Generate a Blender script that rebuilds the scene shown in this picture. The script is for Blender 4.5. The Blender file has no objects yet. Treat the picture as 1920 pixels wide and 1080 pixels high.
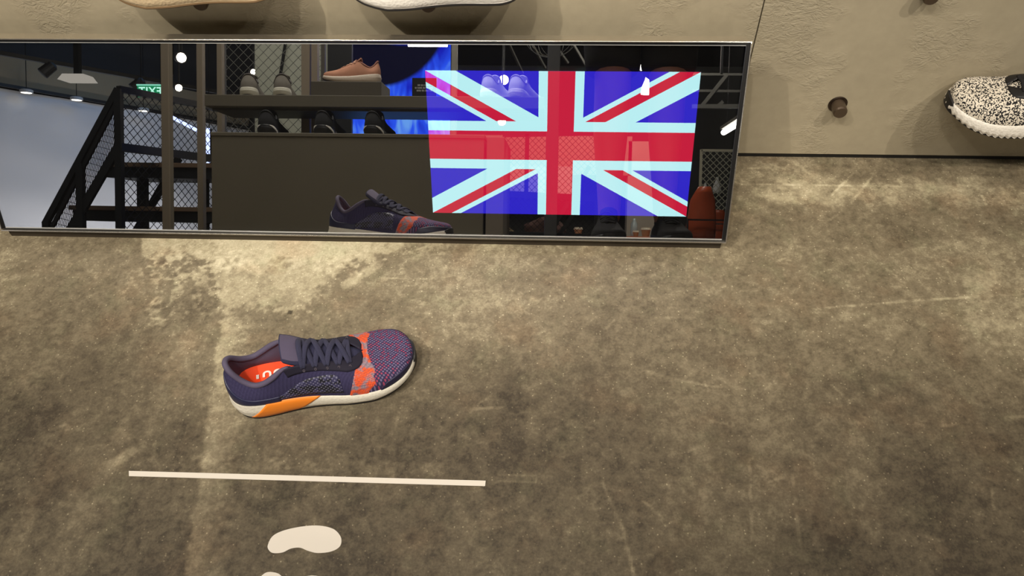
import bpy, bmesh, math, random
import numpy as np
from mathutils import Vector, Matrix

random.seed(7)
rng = np.random.default_rng(11)
SC = bpy.context.scene
COL = SC.collection
PI = math.pi

# ------------------------------------------------------------------ camera
CAM_H = 1.06
pitch, yaw, roll = 0.896589, -0.084399, -0.045572
cf = Vector((math.sin(yaw) * math.cos(pitch), math.cos(yaw) * math.cos(pitch), -math.sin(pitch)))
cr = Vector((math.cos(yaw), -math.sin(yaw), 0))
cu = cr.cross(cf)
r2 = math.cos(roll) * cr + math.sin(roll) * cu
u2 = -math.sin(roll) * cr + math.cos(roll) * cu
cam_d = bpy.data.cameras.new('camera')
cam = bpy.data.objects.new('camera', cam_d)
COL.objects.link(cam)
cam.matrix_world = Matrix(((r2.x, u2.x, -cf.x, 0), (r2.y, u2.y, -cf.y, 0), (r2.z, u2.z, -cf.z, CAM_H), (0, 0, 0, 1)))
cam_d.sensor_width = 36
cam_d.lens = 1500 / 1920 * 36
cam_d.clip_start = 0.02
SC.camera = cam

# ------------------------------------------------------------------ world, lights, exposure
W = bpy.data.worlds.new('world')
SC.world = W
W.use_nodes = True
W.node_tree.nodes['Background'].inputs[0].default_value = (0.9, 0.86, 0.78, 1)
W.node_tree.nodes['Background'].inputs[1].default_value = 0.12
SC.view_settings.view_transform = 'Standard'
SC.view_settings.look = 'None'
SC.view_settings.exposure = 0.0
SC.view_settings.gamma = 1
SC.view_settings.use_curve_mapping = False


def light(name, kind, loc, target, power, color=(1, 1, 1), size=0.1, angle=60, blend=0.4, size_y=None):
    d = bpy.data.lights.new(name, kind)
    d.energy = power
    d.color = color
    if kind == 'SPOT':
        d.spot_size = math.radians(angle)
        d.spot_blend = blend
        d.shadow_soft_size = size
    if kind == 'AREA':
        d.size = size
        if size_y:
            d.shape = 'RECTANGLE'
            d.size_y = size_y
    if kind == 'POINT':
        d.shadow_soft_size = size
    o = bpy.data.objects.new(name, d)
    COL.objects.link(o)
    o.location = loc
    o.rotation_euler = (Vector(target) - Vector(loc)).to_track_quat('-Z', 'Y').to_euler()
    return o


WARM = (1.0, 0.91, 0.79)
light('ceiling_spot_light', 'SPOT', (-1.35, -0.55, 2.75), (-0.60, 1.16, 0.36), 215, WARM, 0.022, 46, 1.0)
light('ceiling_spot_light', 'SPOT', (-0.45, -0.65, 2.75), (-0.30, 1.14, 0.22), 95, WARM, 0.025, 52, 1.0)
light('ceiling_spot_light', 'SPOT', (1.75, -0.45, 2.75), (0.75, 1.16, 0.25), 136, WARM, 0.022, 48, 1.0)
light('ceiling_spot_light', 'SPOT', (0.95, -0.60, 2.75), (0.50, 1.14, 0.20), 98, WARM, 0.025, 52, 1.0)
light('ceiling_panel_light', 'AREA', (0.0, -0.4, 2.95), (0, 0.6, 0), 22, (1.0, 0.93, 0.82), 2.6, size_y=1.0)
light('shop_fill_light', 'AREA', (-1.0, -0.75, 2.95), (-1.1, -1.9, 0.2), 60, (1.0, 0.95, 0.86), 1.6, size_y=0.5)  # added fill without a fixture, brightens the bench front
light('shop_fill_light', 'AREA', (-2.3, -1.6, 2.95), (-2.6, -3.0, 0), 22, (1.0, 0.94, 0.84), 1.2, size_y=0.8)  # second fill of the same sort, over the staircase side
light('hoarding_low_fill', 'AREA', (-4.75, -7.1, -0.60), (-5.9, -7.6, -0.1), 32, (1.0, 0.97, 0.95), 3.2, size_y=0.3)  # added uplight without a fixture, whitens the lower part of the cloth
light('hoarding_blue_fill', 'AREA', (-4.4, -6.9, 2.3), (-5.8, -7.8, 1.2), 9, (0.22, 0.52, 1.0), 2.2, size_y=0.3)  # added blue fill without a fixture, tints the top of the cloth
light('cafe_pendant_light', 'POINT', (1.0, -4.6, 2.2), (0, 0, 0), 95, (1.0, 0.90, 0.76), 0.12)
light('cafe_pendant_light', 'POINT', (0.6, -8.2, 2.4), (0, 0, 0), 34, (1.0, 0.90, 0.78), 0.12)


# ------------------------------------------------------------------ helpers
def s2l(c):
    return tuple(((v / 255) / 12.92 if v <= 10 else (((v / 255) + 0.055) / 1.055) ** 2.4) for v in c)


MATS = {}


def mat(name, rgb, rough=0.6, metal=0.0, bump=0.0, bscale=200, vary=0.0, vscale=12, emit=0.0, spec=0.5, lin=False):
    if name in MATS:
        return MATS[name]
    m = bpy.data.materials.new(name)
    m.use_nodes = True
    nt = m.node_tree
    b = nt.nodes['Principled BSDF']
    c = rgb if lin else s2l(rgb)
    b.inputs['Base Color'].default_value = (*c, 1)
    b.inputs['Roughness'].default_value = rough
    b.inputs['Metallic'].default_value = metal
    b.inputs['Specular IOR Level'].default_value = spec
    if emit:
        b.inputs['Emission Color'].default_value = (*c, 1)
        b.inputs['Emission Strength'].default_value = emit
    tc = nt.nodes.new('ShaderNodeTexCoord')
    if vary:
        n = nt.nodes.new('ShaderNodeTexNoise')
        n.inputs['Scale'].default_value = vscale
        n.inputs['Detail'].default_value = 6
        nt.links.new(tc.outputs['Object'], n.inputs['Vector'])
        mx = nt.nodes.new('ShaderNodeMix')
        mx.data_type = 'RGBA'
        mx.inputs[6].default_value = (*[v * (1 - vary) for v in c], 1)
        mx.inputs[7].default_value = (*[min(1, v * (1 + vary)) for v in c], 1)
        nt.links.new(n.outputs['Fac'], mx.inputs[0])
        nt.links.new(mx.outputs[2], b.inputs['Base Color'])
    if bump:
        n = nt.nodes.new('ShaderNodeTexNoise')
        n.inputs['Scale'].default_value = bscale
        n.inputs['Detail'].default_value = 3
        nt.links.new(tc.outputs['Object'], n.inputs['Vector'])
        bp = nt.nodes.new('ShaderNodeBump')
        bp.inputs['Strength'].default_value = bump
        bp.inputs['Distance'].default_value = 0.002
        nt.links.new(n.outputs['Fac'], bp.inputs['Height'])
        nt.links.new(bp.outputs[0], b.inputs['Normal'])
    MATS[name] = m
    return m


class NB:
    """tiny node-graph writer"""

    def __init__(s, name):
        s.m = bpy.data.materials.new(name)
        s.m.use_nodes = True
        s.nt = s.m.node_tree
        s.b = s.nt.nodes['Principled BSDF']
        s.out = s.nt.nodes['Material Output']
        s.tc = s.nt.nodes.new('ShaderNodeTexCoord')

    def n(s, t, **kw):
        k = s.nt.nodes.new('ShaderNode' + t)
        for a, v in kw.items():
            setattr(k, a, v)
        return k

    def set(s, sock, v):
        if isinstance(v, bpy.types.NodeSocket):
            s.nt.links.new(v, sock)
        elif isinstance(v, (tuple, list)) and len(v) == 3 and sock.type == 'RGBA':
            sock.default_value = (*v, 1)
        else:
            sock.default_value = v

    def math(s, op, a, b=0.0, c=None, clamp=False):
        k = s.n('Math', operation=op, use_clamp=clamp)
        s.set(k.inputs[0], a)
        s.set(k.inputs[1], b)
        if c is not None:
            s.set(k.inputs[2], c)
        return k.outputs[0]

    def mix(s, f, a, b, blend='MIX'):
        k = s.n('Mix', data_type='RGBA', blend_type=blend)
        s.set(k.inputs[0], f)
        s.set(k.inputs[6], a)
        s.set(k.inputs[7], b)
        return k.outputs[2]

    def noise(s, vec, scale, detail=4, rough=0.5, dist=0.0):
        k = s.n('TexNoise')
        k.inputs['Scale'].default_value = scale
        k.inputs['Detail'].default_value = detail
        k.inputs['Roughness'].default_value = rough
        k.inputs['Distortion'].default_value = dist
        s.set(k.inputs['Vector'], vec)
        return k.outputs['Fac']

    def vor(s, vec, scale, rnd=1.0, out='Distance', dims='3D'):
        k = s.n('TexVoronoi', voronoi_dimensions=dims)
        k.inputs['Scale'].default_value = scale
        k.inputs['Randomness'].default_value = rnd
        s.set(k.inputs['Vector'], vec)
        return k.outputs[out]

    def ramp(s, f, stops):
        k = s.n('ValToRGB')
        s.set(k.inputs[0], f)
        e = k.color_ramp.elements
        while len(e) < len(stops):
            e.new(0.5)
        for i, (p, c) in enumerate(stops):
            e[i].position = p
            e[i].color = (*c, 1) if len(c) == 3 else c
        return k.outputs[0]

    def step(s, f, lo, hi):
        k = s.n('MapRange', interpolation_type='SMOOTHSTEP')
        s.set(k.inputs[0], f)
        k.inputs[1].default_value = lo
        k.inputs[2].default_value = hi
        return k.outputs[0]

    def scalevec(s, vec, v):
        k = s.n('Mapping')
        k.inputs['Scale'].default_value = v
        s.set(k.inputs['Vector'], vec)
        return k.outputs[0]

    def rotvec(s, vec, rot, v=(1, 1, 1)):
        k = s.n('Mapping')
        k.inputs['Rotation'].default_value = rot
        k.inputs['Scale'].default_value = v
        s.set(k.inputs['Vector'], vec)
        return k.outputs[0]

    def xyz(s, vec):
        k = s.n('SeparateXYZ')
        s.set(k.inputs[0], vec)
        return k.outputs

    def bump(s, h, strength=0.3, dist=0.002):
        k = s.n('Bump')
        k.inputs['Strength'].default_value = strength
        k.inputs['Distance'].default_value = dist
        s.set(k.inputs['Height'], h)
        s.nt.links.new(k.outputs[0], s.b.inputs['Normal'])


class MB:
    """collects shapes, links them as ONE mesh object"""

    def __init__(s):
        s.v, s.f, s.mi, s.m = [], [], [], 0

    def add(s, vs, fs):
        o = len(s.v)
        s.v += [tuple(map(float, v)) for v in vs]
        s.f += [tuple(i + o for i in f) for f in fs]
        s.mi += [s.m] * len(fs)

    def box(s, lo, hi, M=None):
        x0, y0, z0 = lo
        x1, y1, z1 = hi
        vs = [Vector(p) for p in ((x0, y0, z0), (x1, y0, z0), (x1, y1, z0), (x0, y1, z0), (x0, y0, z1), (x1, y0, z1), (x1, y1, z1), (x0, y1, z1))]
        if M:
            vs = [M @ v for v in vs]
        s.add(vs, [(3, 2, 1, 0), (4, 5, 6, 7), (0, 1, 5, 4), (1, 2, 6, 5), (2, 3, 7, 6), (3, 0, 4, 7)])

    def bar(s, a, b, w, h=None, up=(0, 0, 1)):
        a, b = Vector(a), Vector(b)
        h = h or w
        d = (b - a)
        L = d.length
        d.normalize()
        up = Vector(up)
        if abs(d.dot(up)) > 0.98:
            up = Vector((0, 1, 0))
        sx = d.cross(up).normalized()
        sy = sx.cross(d)
        M = Matrix(((sx.x, d.x, sy.x, a.x), (sx.y, d.y, sy.y, a.y), (sx.z, d.z, sy.z, a.z), (0, 0, 0, 1)))
        s.box((-w / 2, 0, -h / 2), (w / 2, L, h / 2), M)

    def sweep(s, pts, ra, rb=None, n=10, up=(0, 0, 1), caps=True, closed=False):
        """elliptic tube along points; ra sideways radius, rb radius along up; lists allowed"""
        P = [Vector(p) for p in pts]
        N = len(P)
        rb = ra if rb is None else rb
        up0 = up
        rings = []
        for i, p in enumerate(P):
            if closed:
                d = P[(i + 1) % N] - P[i - 1]
            else:
                d = P[min(i + 1, N - 1)] - P[max(i - 1, 0)]
            d.normalize()
            u = Vector(up0[i]) if isinstance(up0, list) else Vector(up0)
            if abs(d.dot(u)) > 0.98:
                u = Vector((0, 1, 0.1))
            sx = d.cross(u).normalized()
            sy = sx.cross(d)
            a = ra[i] if hasattr(ra, '__len__') else ra
            b = rb[i] if hasattr(rb, '__len__') else rb
            rings.append([p + sx * (a * math.cos(2 * PI * k / n)) + sy * (b * math.sin(2 * PI * k / n)) for k in range(n)])
        vs = [v for r in rings for v in r]
        fs = []
        for i in range(N if closed else N - 1):
            j = (i + 1) % N
            for k in range(n):
                fs.append((i * n + k, i * n + (k + 1) % n, j * n + (k + 1) % n, j * n + k))
        if caps and not closed:
            fs.append(tuple(range(n - 1, -1, -1)))
            fs.append(tuple((N - 1) * n + k for k in range(n)))
        s.add(vs, fs)

    def lathe(s, prof, n=24, M=None):
        """prof: (radius, z) pairs around z"""
        vs, fs = [], []
        for r, z in prof:
            for k in range(n):
                v = Vector((r * math.cos(2 * PI * k / n), r * math.sin(2 * PI * k / n), z))
                vs.append(M @ v if M else v)
        for i in range(len(prof) - 1):
            for k in range(n):
                fs.append((i * n + k, i * n + (k + 1) % n, (i + 1) * n + (k + 1) % n, (i + 1) * n + k))
        fs.append(tuple(range(n - 1, -1, -1)))
        fs.append(tuple((len(prof) - 1) * n + k for k in range(n)))
        s.add(vs, fs)

    def grid(s, G, closed_u=False, flip=False):
        """G[i][j] rows of points"""
        nu, nv = len(G), len(G[0])
        vs = [p for r in G for p in r]
        fs = []
        for i in range(nu if closed_u else nu - 1):
            for j in range(nv - 1):
                a, b = i * nv + j, ((i + 1) % nu) * nv + j
                q = (a, b, b + 1, a + 1)
                fs.append(q[::-1] if flip else q)
        s.add(vs, fs)

    def build(s, name, mats, parent=None, smooth=False, bevel=0.0, loc=None):
        me = bpy.data.meshes.new(name)
        me.from_pydata(s.v, [], s.f)
        for m in (mats if isinstance(mats, (list, tuple)) else [mats]):
            me.materials.append(m)
        if any(s.mi):
            me.polygons.foreach_set('material_index', s.mi)
        if smooth:
            me.polygons.foreach_set('use_smooth', [True] * len(me.polygons))
        me.update()
        o = bpy.data.objects.new(name, me)
        COL.objects.link(o)
        if parent:
            o.parent = parent
        if loc:
            o.location = loc
        if bevel:
            b = o.modifiers.new('bevel', 'BEVEL')
            b.width = bevel
            b.segments = 2
            b.limit_method = 'ANGLE'
        return o


def tag(o, label=None, cat=None, group=None, kind=None):
    if label:
        o['label'] = label
    if cat:
        o['category'] = cat
    if group:
        o['group'] = group
    if kind:
        o['kind'] = kind
    return o


def empty(name, loc=(0, 0, 0), rz=0.0):
    o = bpy.data.objects.new(name, None)
    o.empty_display_size = 0.05
    COL.objects.link(o)
    o.location = loc
    o.rotation_euler = (0, 0, rz)
    return o


def one(mb_fn, name, m, **kw):
    b = MB()
    mb_fn(b)
    return b.build(name, m, **kw)


# ------------------------------------------------------------------ shared materials
def make_panel_mat():
    g = NB('grey_cement_board')
    v = g.tc.outputs['Object']
    f1 = g.noise(v, 3.0, 6, 0.6)
    f2 = g.noise(v, 60, 5, 0.6)
    c = g.ramp(g.math('ADD', g.math('MULTIPLY', f1, 0.7), g.math('MULTIPLY', f2, 0.3)), [(0.3, s2l((148, 138, 116))), (0.7, s2l((170, 159, 134)))])
    g.set(g.b.inputs['Base Color'], c)
    g.b.inputs['Roughness'].default_value = 0.62
    mask = g.step(g.noise(v, 7, 3), 0.5, 0.62)
    wr = g.noise(g.scalevec(v, (1, 1, 1.6)), 55, 4, 0.55, 2.5)
    g.bump(g.math('MULTIPLY', mask, wr), 0.7, 0.0035)
    return g.m


PANEL = make_panel_mat()
BLACK = mat('black_void', (16, 15, 14), 0.6)
CHROME = mat('satin_chrome', (232, 226, 214), 0.16, 0.92)
STEEL = mat('dull_steel', (150, 146, 136), 0.42, 0.85)
DARKMET = mat('black_powder_metal', (24, 25, 27), 0.45, 0.3)
WHITEVINYL = mat('white_floor_vinyl', (219, 211, 199), 0.5, vary=0.03)


# ------------------------------------------------------------------ floor (display platform) with worn cement
def vnoise(X, Y, sc, seed):
    r = np.random.default_rng(seed)
    G = r.random((256, 256))
    x, y = X / sc + 97.3, Y / sc + 41.7
    xi, yi = np.floor(x).astype(int), np.floor(y).astype(int)
    fx, fy = x - xi, y - yi
    fx = fx * fx * (3 - 2 * fx)
    fy = fy * fy * (3 - 2 * fy)
    a = G[xi % 256, yi % 256]
    b = G[(xi + 1) % 256, yi % 256]
    c = G[xi % 256, (yi + 1) % 256]
    d = G[(xi + 1) % 256, (yi + 1) % 256]
    return (a * (1 - fx) + b * fx) * (1 - fy) + (c * (1 - fx) + d * fx) * fy - 0.5


def fbm(X, Y, sc, seed, oct=4, gain=0.55):
    t, a, n = 0, 1, 0
    for i in range(oct):
        t = t + a * vnoise(X, Y, sc / 2 ** i, seed + i * 17)
        n += a
        a *= gain
    return t / n * 1.6


def sstep(v, a, b):
    t = np.clip((v - a) / (b - a), 0, 1)
    return t * t * (3 - 2 * t)


def floor_wear(X, Y):
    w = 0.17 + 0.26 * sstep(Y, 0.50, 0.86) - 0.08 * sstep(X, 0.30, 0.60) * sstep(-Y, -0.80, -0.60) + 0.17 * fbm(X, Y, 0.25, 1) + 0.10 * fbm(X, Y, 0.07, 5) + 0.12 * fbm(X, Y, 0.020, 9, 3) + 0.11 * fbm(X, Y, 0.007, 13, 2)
    w += 0.10 * fbm(X * 2.2, Y * 0.35, 0.10, 21, 3) * sstep(-Y, -0.75, -0.45)
    w += 0.10 * fbm(X * 0.45, Y * 2.0, 0.07, 25, 3) * sstep(Y, 0.8, 1.0)
    ex = 0.035 * fbm(X, Y, 0.10, 31) + 0.02 * fbm(X, Y, 0.02, 33, 3)
    ey = 0.035 * fbm(X, Y, 0.10, 37) + 0.02 * fbm(X, Y, 0.02, 39, 3)
    XX, YY = X + ex, Y + ey

    def blob(x0, x1, y0, y1, s, soft=0.02):
        return s * sstep(XX, x0 - soft, x0 + soft) * sstep(-XX, -x1 - soft, -x1 + soft) * sstep(YY, y0 - soft, y0 + soft) * sstep(-YY, -y1 - soft, -y1 + soft)

    mott = np.clip(0.55 + 1.5 * fbm(X, Y, 0.03, 41), 0.0, 1.25)
    gr = 0.9 * fbm(X, Y, 0.030, 47, 4, 0.75) + 0.8 * fbm(X, Y, 0.009, 49, 2, 0.8)
    # pale residue left under the mirror: a crisp edge on the left, a mottled lower edge
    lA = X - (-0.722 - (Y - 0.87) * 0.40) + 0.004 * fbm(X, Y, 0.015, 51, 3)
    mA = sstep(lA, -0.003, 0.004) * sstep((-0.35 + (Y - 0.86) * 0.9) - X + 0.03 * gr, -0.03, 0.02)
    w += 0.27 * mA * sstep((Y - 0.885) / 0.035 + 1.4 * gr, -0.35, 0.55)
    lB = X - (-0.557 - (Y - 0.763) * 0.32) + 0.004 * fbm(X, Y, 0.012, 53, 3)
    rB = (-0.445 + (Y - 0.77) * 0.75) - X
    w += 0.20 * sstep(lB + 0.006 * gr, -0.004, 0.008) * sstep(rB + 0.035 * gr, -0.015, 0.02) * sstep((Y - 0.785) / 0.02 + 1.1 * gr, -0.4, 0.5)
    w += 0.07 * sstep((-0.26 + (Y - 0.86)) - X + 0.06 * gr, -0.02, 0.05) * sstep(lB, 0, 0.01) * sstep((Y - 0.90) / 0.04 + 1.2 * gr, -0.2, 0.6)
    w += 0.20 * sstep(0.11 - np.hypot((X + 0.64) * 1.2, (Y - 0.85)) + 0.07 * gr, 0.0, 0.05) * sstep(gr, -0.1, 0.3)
    w -= 0.07 * sstep(0.06 - np.hypot(X + 0.60, Y - 0.80) + 0.03 * gr, 0.0, 0.03)
    lS = X - np.interp(Y, [0.3, 0.342, 0.565, 0.763], [-0.482, -0.487, -0.519, -0.555]) + 0.004 * fbm(X, Y, 0.02, 45, 2)
    lS = lS + 0.010 * gr
    w += 0.17 * sstep(lS, -0.003, 0.008) * sstep((0.052 - lS) / 0.03 + 1.3 * gr, -0.6, 0.7) * sstep(-Y, -0.80, -0.75)
    w += 0.05 * sstep(lS, -0.003, 0.008) * sstep(0.022 - lS + 0.01 * gr, -0.004, 0.008) * sstep(-Y, -0.80, -0.75)
    w += 0.06 * gr
    w += 0.10 * sstep(X, -0.615, -0.61) * sstep(-X, 0.12, 0.16) * sstep(Y, 0.496, 0.499) * sstep(-Y, -0.519, -0.516) * sstep(gr, -0.3, 0.25) + 0.07 * blob(-0.36, -0.33, 0.515, 0.54, 1.0, 0.006)
    w = np.where(w > 0.66, 0.66 + (w - 0.66) * 0.45, w)
    # scuffs, then lighter and darker patches
    def seg(ax, ay, bx, by, wd, s):
        dx, dy = bx - ax, by - ay
        t = np.clip(((X - ax) * dx + (Y - ay) * dy) / (dx * dx + dy * dy), 0, 1)
        d = np.hypot(X - ax - t * dx, Y - ay - t * dy)
        return s * (1 - sstep(d, wd * 0.4, wd))

    w += seg(-0.356, 0.845, -0.309, 0.89, 0.013, 0.22) * (0.6 + mott * 0.4)
    w += seg(-0.33, 0.80, -0.30, 0.83, 0.010, 0.12) * mott
    w += seg(-0.72, 0.57, -0.60, 0.72, 0.03, 0.10) * mott
    w += seg(-0.64, 0.50, -0.62, 0.52, 0.012, 0.2)
    w -= blob(-0.085, -0.035, 0.52, 0.70, 0.10, 0.02)
    w -= blob(-0.80, -0.62, 0.60, 0.80, 0.05, 0.05)
    w -= blob(-0.30, -0.14, 0.51, 0.60, 0.06, 0.03)
    w += blob(0.40, 1.0, 1.06, 1.115, 0.17, 0.02) * (0.6 + 0.4 * mott)
    w += blob(0.35, 0.62, 1.03, 1.10, 0.08, 0.02) * mott
    w -= blob(0.30, 0.95, 0.965, 1.045, 0.09, 0.02)
    w -= blob(0.50, 0.95, 1.115, 1.17, 0.10, 0.015)
    w += blob(0.67, 0.76, 0.74, 0.88, 0.11, 0.015) * (0.6 + 0.4 * mott)
    w += blob(0.36, 0.42, 0.44, 0.55, 0.06, 0.02) + blob(0.425, 0.45, 0.42, 0.60, 0.08, 0.012)
    w += blob(-0.14, -0.05, 0.40, 0.46, 0.07, 0.02) * mott
    # ghost of a lifted strip of tape
    q = (X > -0.0735) & (X < -0.018) & (Y > 0.4915) & (Y < 0.5035)
    edge = q & ((X > -0.0205) | (Y < 0.4932) | (Y > 0.5018))
    w = np.where(q, w + 0.10 * (mott - 0.5), w)
    w = np.where(edge, w + 0.10, w)
    fade = lambda: 1.0
    for a in ((0.4469, 0.8162, 0.60, 0.836), (0.60, 0.836, 0.90, 0.866), (0.1657, 0.7888, 0.228, 0.7894), (0.1444, 0.6849, 0.19, 0.670), (0.19, 0.670, 0.2563, 0.6574),
              (0.5071, 1.079, 0.5578, 1.1367), (0.538, 1.06, 0.60, 1.14), (0.2859, 0.5482, 0.2725, 0.4216), (0.3413, 0.5169, 0.3351, 0.4167), (0.0742, 0.4953, 0.1, 0.43), (0.1, 0.43, 0.1135, 0.36),
              (0.3357, 1.1037, 0.6472, 1.1027), (-0.1247, 0.6078, -0.0763, 0.6122), (0.2317, 0.8292, 0.2877, 0.8592), (0.13, 0.47, 0.15, 0.45), (0.235, 0.60, 0.26, 0.595), (-0.30, 0.86, -0.22, 0.86)):
        w += seg(*a, 0.0032, 0.17) * np.clip(0.7 + 1.3 * fbm(X, Y, 0.02, 61, 2), 0.15, 1.3)
    r = np.random.default_rng(5)
    for i in range(110):
        x, y = r.uniform(-1.0, 0.95), r.uniform(0.35, 1.15)
        a, l = r.normal(0, 0.5) + (PI / 2 if r.random() < 0.3 else 0), r.uniform(0.004, 0.035)
        m = (np.abs(X - x) < 0.05) & (np.abs(Y - y) < 0.05)
        ii = np.where(m)
        if not len(ii[0]):
            continue
        xs, ys = X[ii], Y[ii]
        dx, dy = math.cos(a) * l, math.sin(a) * l
        t = np.clip(((xs - x) * dx + (ys - y) * dy) / (l * l), 0, 1)
        d = np.hypot(xs - x - t * dx, ys - y - t * dy)
        w[ii] += r.uniform(0.04, 0.16) * (1 - sstep(d, 0.001, 0.0032))
    w -= 0.5 * (np.hypot(X + 0.4402, Y - 0.7831) < 0.0042)
    return np.clip(w, 0.02, 1)


def make_floor_mat(attr):
    g = NB('worn_cement_screed' if attr else 'cement_screed_plain')
    v = g.tc.outputs['Object']
    if attr:
        a = g.n('Attribute', attribute_name='wear')
        base = a.outputs['Fac']
    else:
        yy = g.xyz(v)[1]
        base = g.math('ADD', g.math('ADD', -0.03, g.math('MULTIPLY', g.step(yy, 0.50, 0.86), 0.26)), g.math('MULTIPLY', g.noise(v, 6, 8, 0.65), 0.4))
    fine = g.noise(v, 260, 3, 0.7)
    mid = g.noise(v, 75, 5, 0.7, 0.6)
    f = g.math('ADD', base, g.math('MULTIPLY', g.math('SUBTRACT', fine, 0.5), 0.42))
    f = g.math('ADD', f, g.math('MULTIPLY', g.math('SUBTRACT', mid, 0.5), 0.46))
    sp = g.vor(v, 170, 1.0)
    sc = g.xyz(g.vor(v, 170, 1.0, 'Color'))[0]
    f = g.math('ADD', f, g.math('MULTIPLY', g.math('MULTIPLY', g.math('SUBTRACT', 1.0, g.step(sp, 0.10, 0.26)), g.step(sc, 0.66, 0.86)), 0.30))
    c = g.ramp(f, [(0.0, s2l((62, 54, 43))), (0.25, s2l((98, 88, 70))), (0.45, s2l((126, 115, 93))), (0.66, s2l((168, 157, 129))), (1.0, s2l((220, 210, 180)))])
    tint = g.noise(v, 9, 4, 0.6)
    c = g.mix(g.step(tint, 0.50, 0.70), c, g.mix(0.5, c, (1.0, 0.86, 0.80), 'MULTIPLY'))
    c = g.mix(g.step(g.noise(v, 14, 4, 0.6, 0.3), 0.52, 0.68), c, g.mix(0.45, c, (0.88, 0.96, 0.90), 'MULTIPLY'))
    g.set(g.b.inputs['Base Color'], c)
    g.set(g.b.inputs['Roughness'], g.math('ADD', 0.50, g.math('MULTIPLY', mid, 0.2)))
    g.b.inputs['Specular IOR Level'].default_value = 0.35
    g.bump(g.math('ADD', fine, mid), 0.22, 0.0012)
    return g.m


WALL_Y = 1.178
def build_floor():
    st = 0.0025
    xs = np.arange(-1.15, 1.0501, st)
    ys = np.arange(0.25, WALL_Y + 0.03, st)
    X, Y = np.meshgrid(xs, ys, indexing='ij')
    wv = floor_wear(X, Y)
    nx, ny = X.shape
    co = np.stack([X, Y, np.zeros_like(X)], -1).reshape(-1, 3)
    idx = np.arange(nx * ny).reshape(nx, ny)
    q = np.stack([idx[:-1, :-1], idx[1:, :-1], idx[1:, 1:], idx[:-1, 1:]], -1).reshape(-1, 4)
    me = bpy.data.meshes.new('floor')
    me.vertices.add(len(co))
    me.vertices.foreach_set('co', co.ravel())
    me.loops.add(q.size)
    me.loops.foreach_set('vertex_index', q.ravel())
    me.polygons.add(len(q))
    me.polygons.foreach_set('loop_start', np.arange(0, q.size, 4))
    at = me.attributes.new('wear', 'FLOAT', 'POINT')
    at.data.foreach_set('value', wv.ravel())
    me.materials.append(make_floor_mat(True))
    me.update()
    me.validate()
    o = bpy.data.objects.new('floor', me)
    COL.objects.link(o)
    tag(o, 'worn grey-brown cement floor of the display area', kind='structure')
    x0, x1, y0, y1 = xs[0], xs[-1], ys[0], ys[-1]
    b = MB()
    b.box((-3.4, -1.95, -0.2), (x0, WALL_Y + 0.3, 0))
    b.box((x1, -1.95, -0.2), (3.0, WALL_Y + 0.3, 0))
    b.box((x0, -1.95, -0.2), (x1, y0, 0))
    b.box((x0, y1, -0.2), (x1, WALL_Y + 0.3, 0))
    b.box((x0, y0, -0.2), (x1, y1, -0.03))
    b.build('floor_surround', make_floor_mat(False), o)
    b = MB()
    b.box((-8.5, -12.5, -0.95), (5.5, -1.95, -0.75))
    tag(b.build('floor_lower', make_floor_mat(False)), 'dark lower cafe floor behind the display platform', kind='structure')


build_floor()

# ------------------------------------------------------------------ wall of cement-board panels, dark shadow gap below
wall = one(lambda b: b.box((-3.2, WALL_Y + 0.014, 0), (3.0, WALL_Y + 0.2, 3.1)), 'wall_back', BLACK)
tag(wall, 'back wall clad in grey cement-board panels', kind='structure')
for x0, x1 in ((-3.2, -1.1), (-1.097, 0.3265), (0.3285, 1.75), (1.753, 3.0)):
    b = MB()
    b.box((x0, WALL_Y, 0.0100), (x1, WALL_Y + 0.014, 1.5))
    b.build('panel', PANEL, wall, bevel=0.0006)
    b = MB()
    b.box((x0, WALL_Y, 1.503), (x1, WALL_Y + 0.014, 3.05))
    b.build('panel', PANEL, wall, bevel=0.0006)

tag(one(lambda b: b.box((-3.2, WALL_Y + 0.0025, 0.0), (3.0, WALL_Y + 0.0138, 0.0098)), 'gap_shade_strip', BLACK), 'thin black strip standing in for the shade under the wall panels', kind='structure')  # black strip set into the gap to give its shade as colour

# ------------------------------------------------------------------ tilted mirror with a screen behind its glass
TILT = 0.4168932
MD = Vector((0, math.sin(TILT), math.cos(TILT)))
MN = Vector((0, -math.cos(TILT), math.sin(TILT)))
mirror = empty('mirror_display', (0, 0.925, 0))
tag(mirror, 'long low tilted mirror in a chrome frame with a flag glowing behind its glass', 'mirror')
# local frame: x along, y = up the slope, z = out of the glass
MM = Matrix(((1, MD.x, MN.x, 0), (0, MD.y, MN.y, 0), (0, MD.z, MN.z, 0), (0, 0, 0, 1)))
MX0, MX1, MS0, MS1 = -0.9987, 0.2942, 0.0240, 0.3613


def mpart(name, m, boxes, bevel=0.0, parent=mirror):
    b = MB()
    for lo, hi in boxes:
        b.box(lo, hi)
    o = b.build(name, m, parent, bevel=bevel)
    if parent is mirror:
        o.matrix_local = MM
    return o


def make_mirror_mat():
    m = bpy.data.materials.new('half_mirror_glass')
    m.use_nodes = True
    nt = m.node_tree
    nt.nodes.clear()
    out = nt.nodes.new('ShaderNodeOutputMaterial')
    gl = nt.nodes.new('ShaderNodeBsdfGlossy')
    gl.inputs['Roughness'].default_value = 0.0
    gl.inputs['Color'].default_value = (0.97, 0.98, 1.0, 1)
    tr = nt.nodes.new('ShaderNodeBsdfTransparent')
    mx = nt.nodes.new('ShaderNodeMixShader')
    mx.inputs[0].default_value = 0.58
    nt.links.new(tr.outputs[0], mx.inputs[1])
    nt.links.new(gl.outputs[0], mx.inputs[2])
    nt.links.new(mx.outputs[0], out.inputs[0])
    return m


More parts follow.
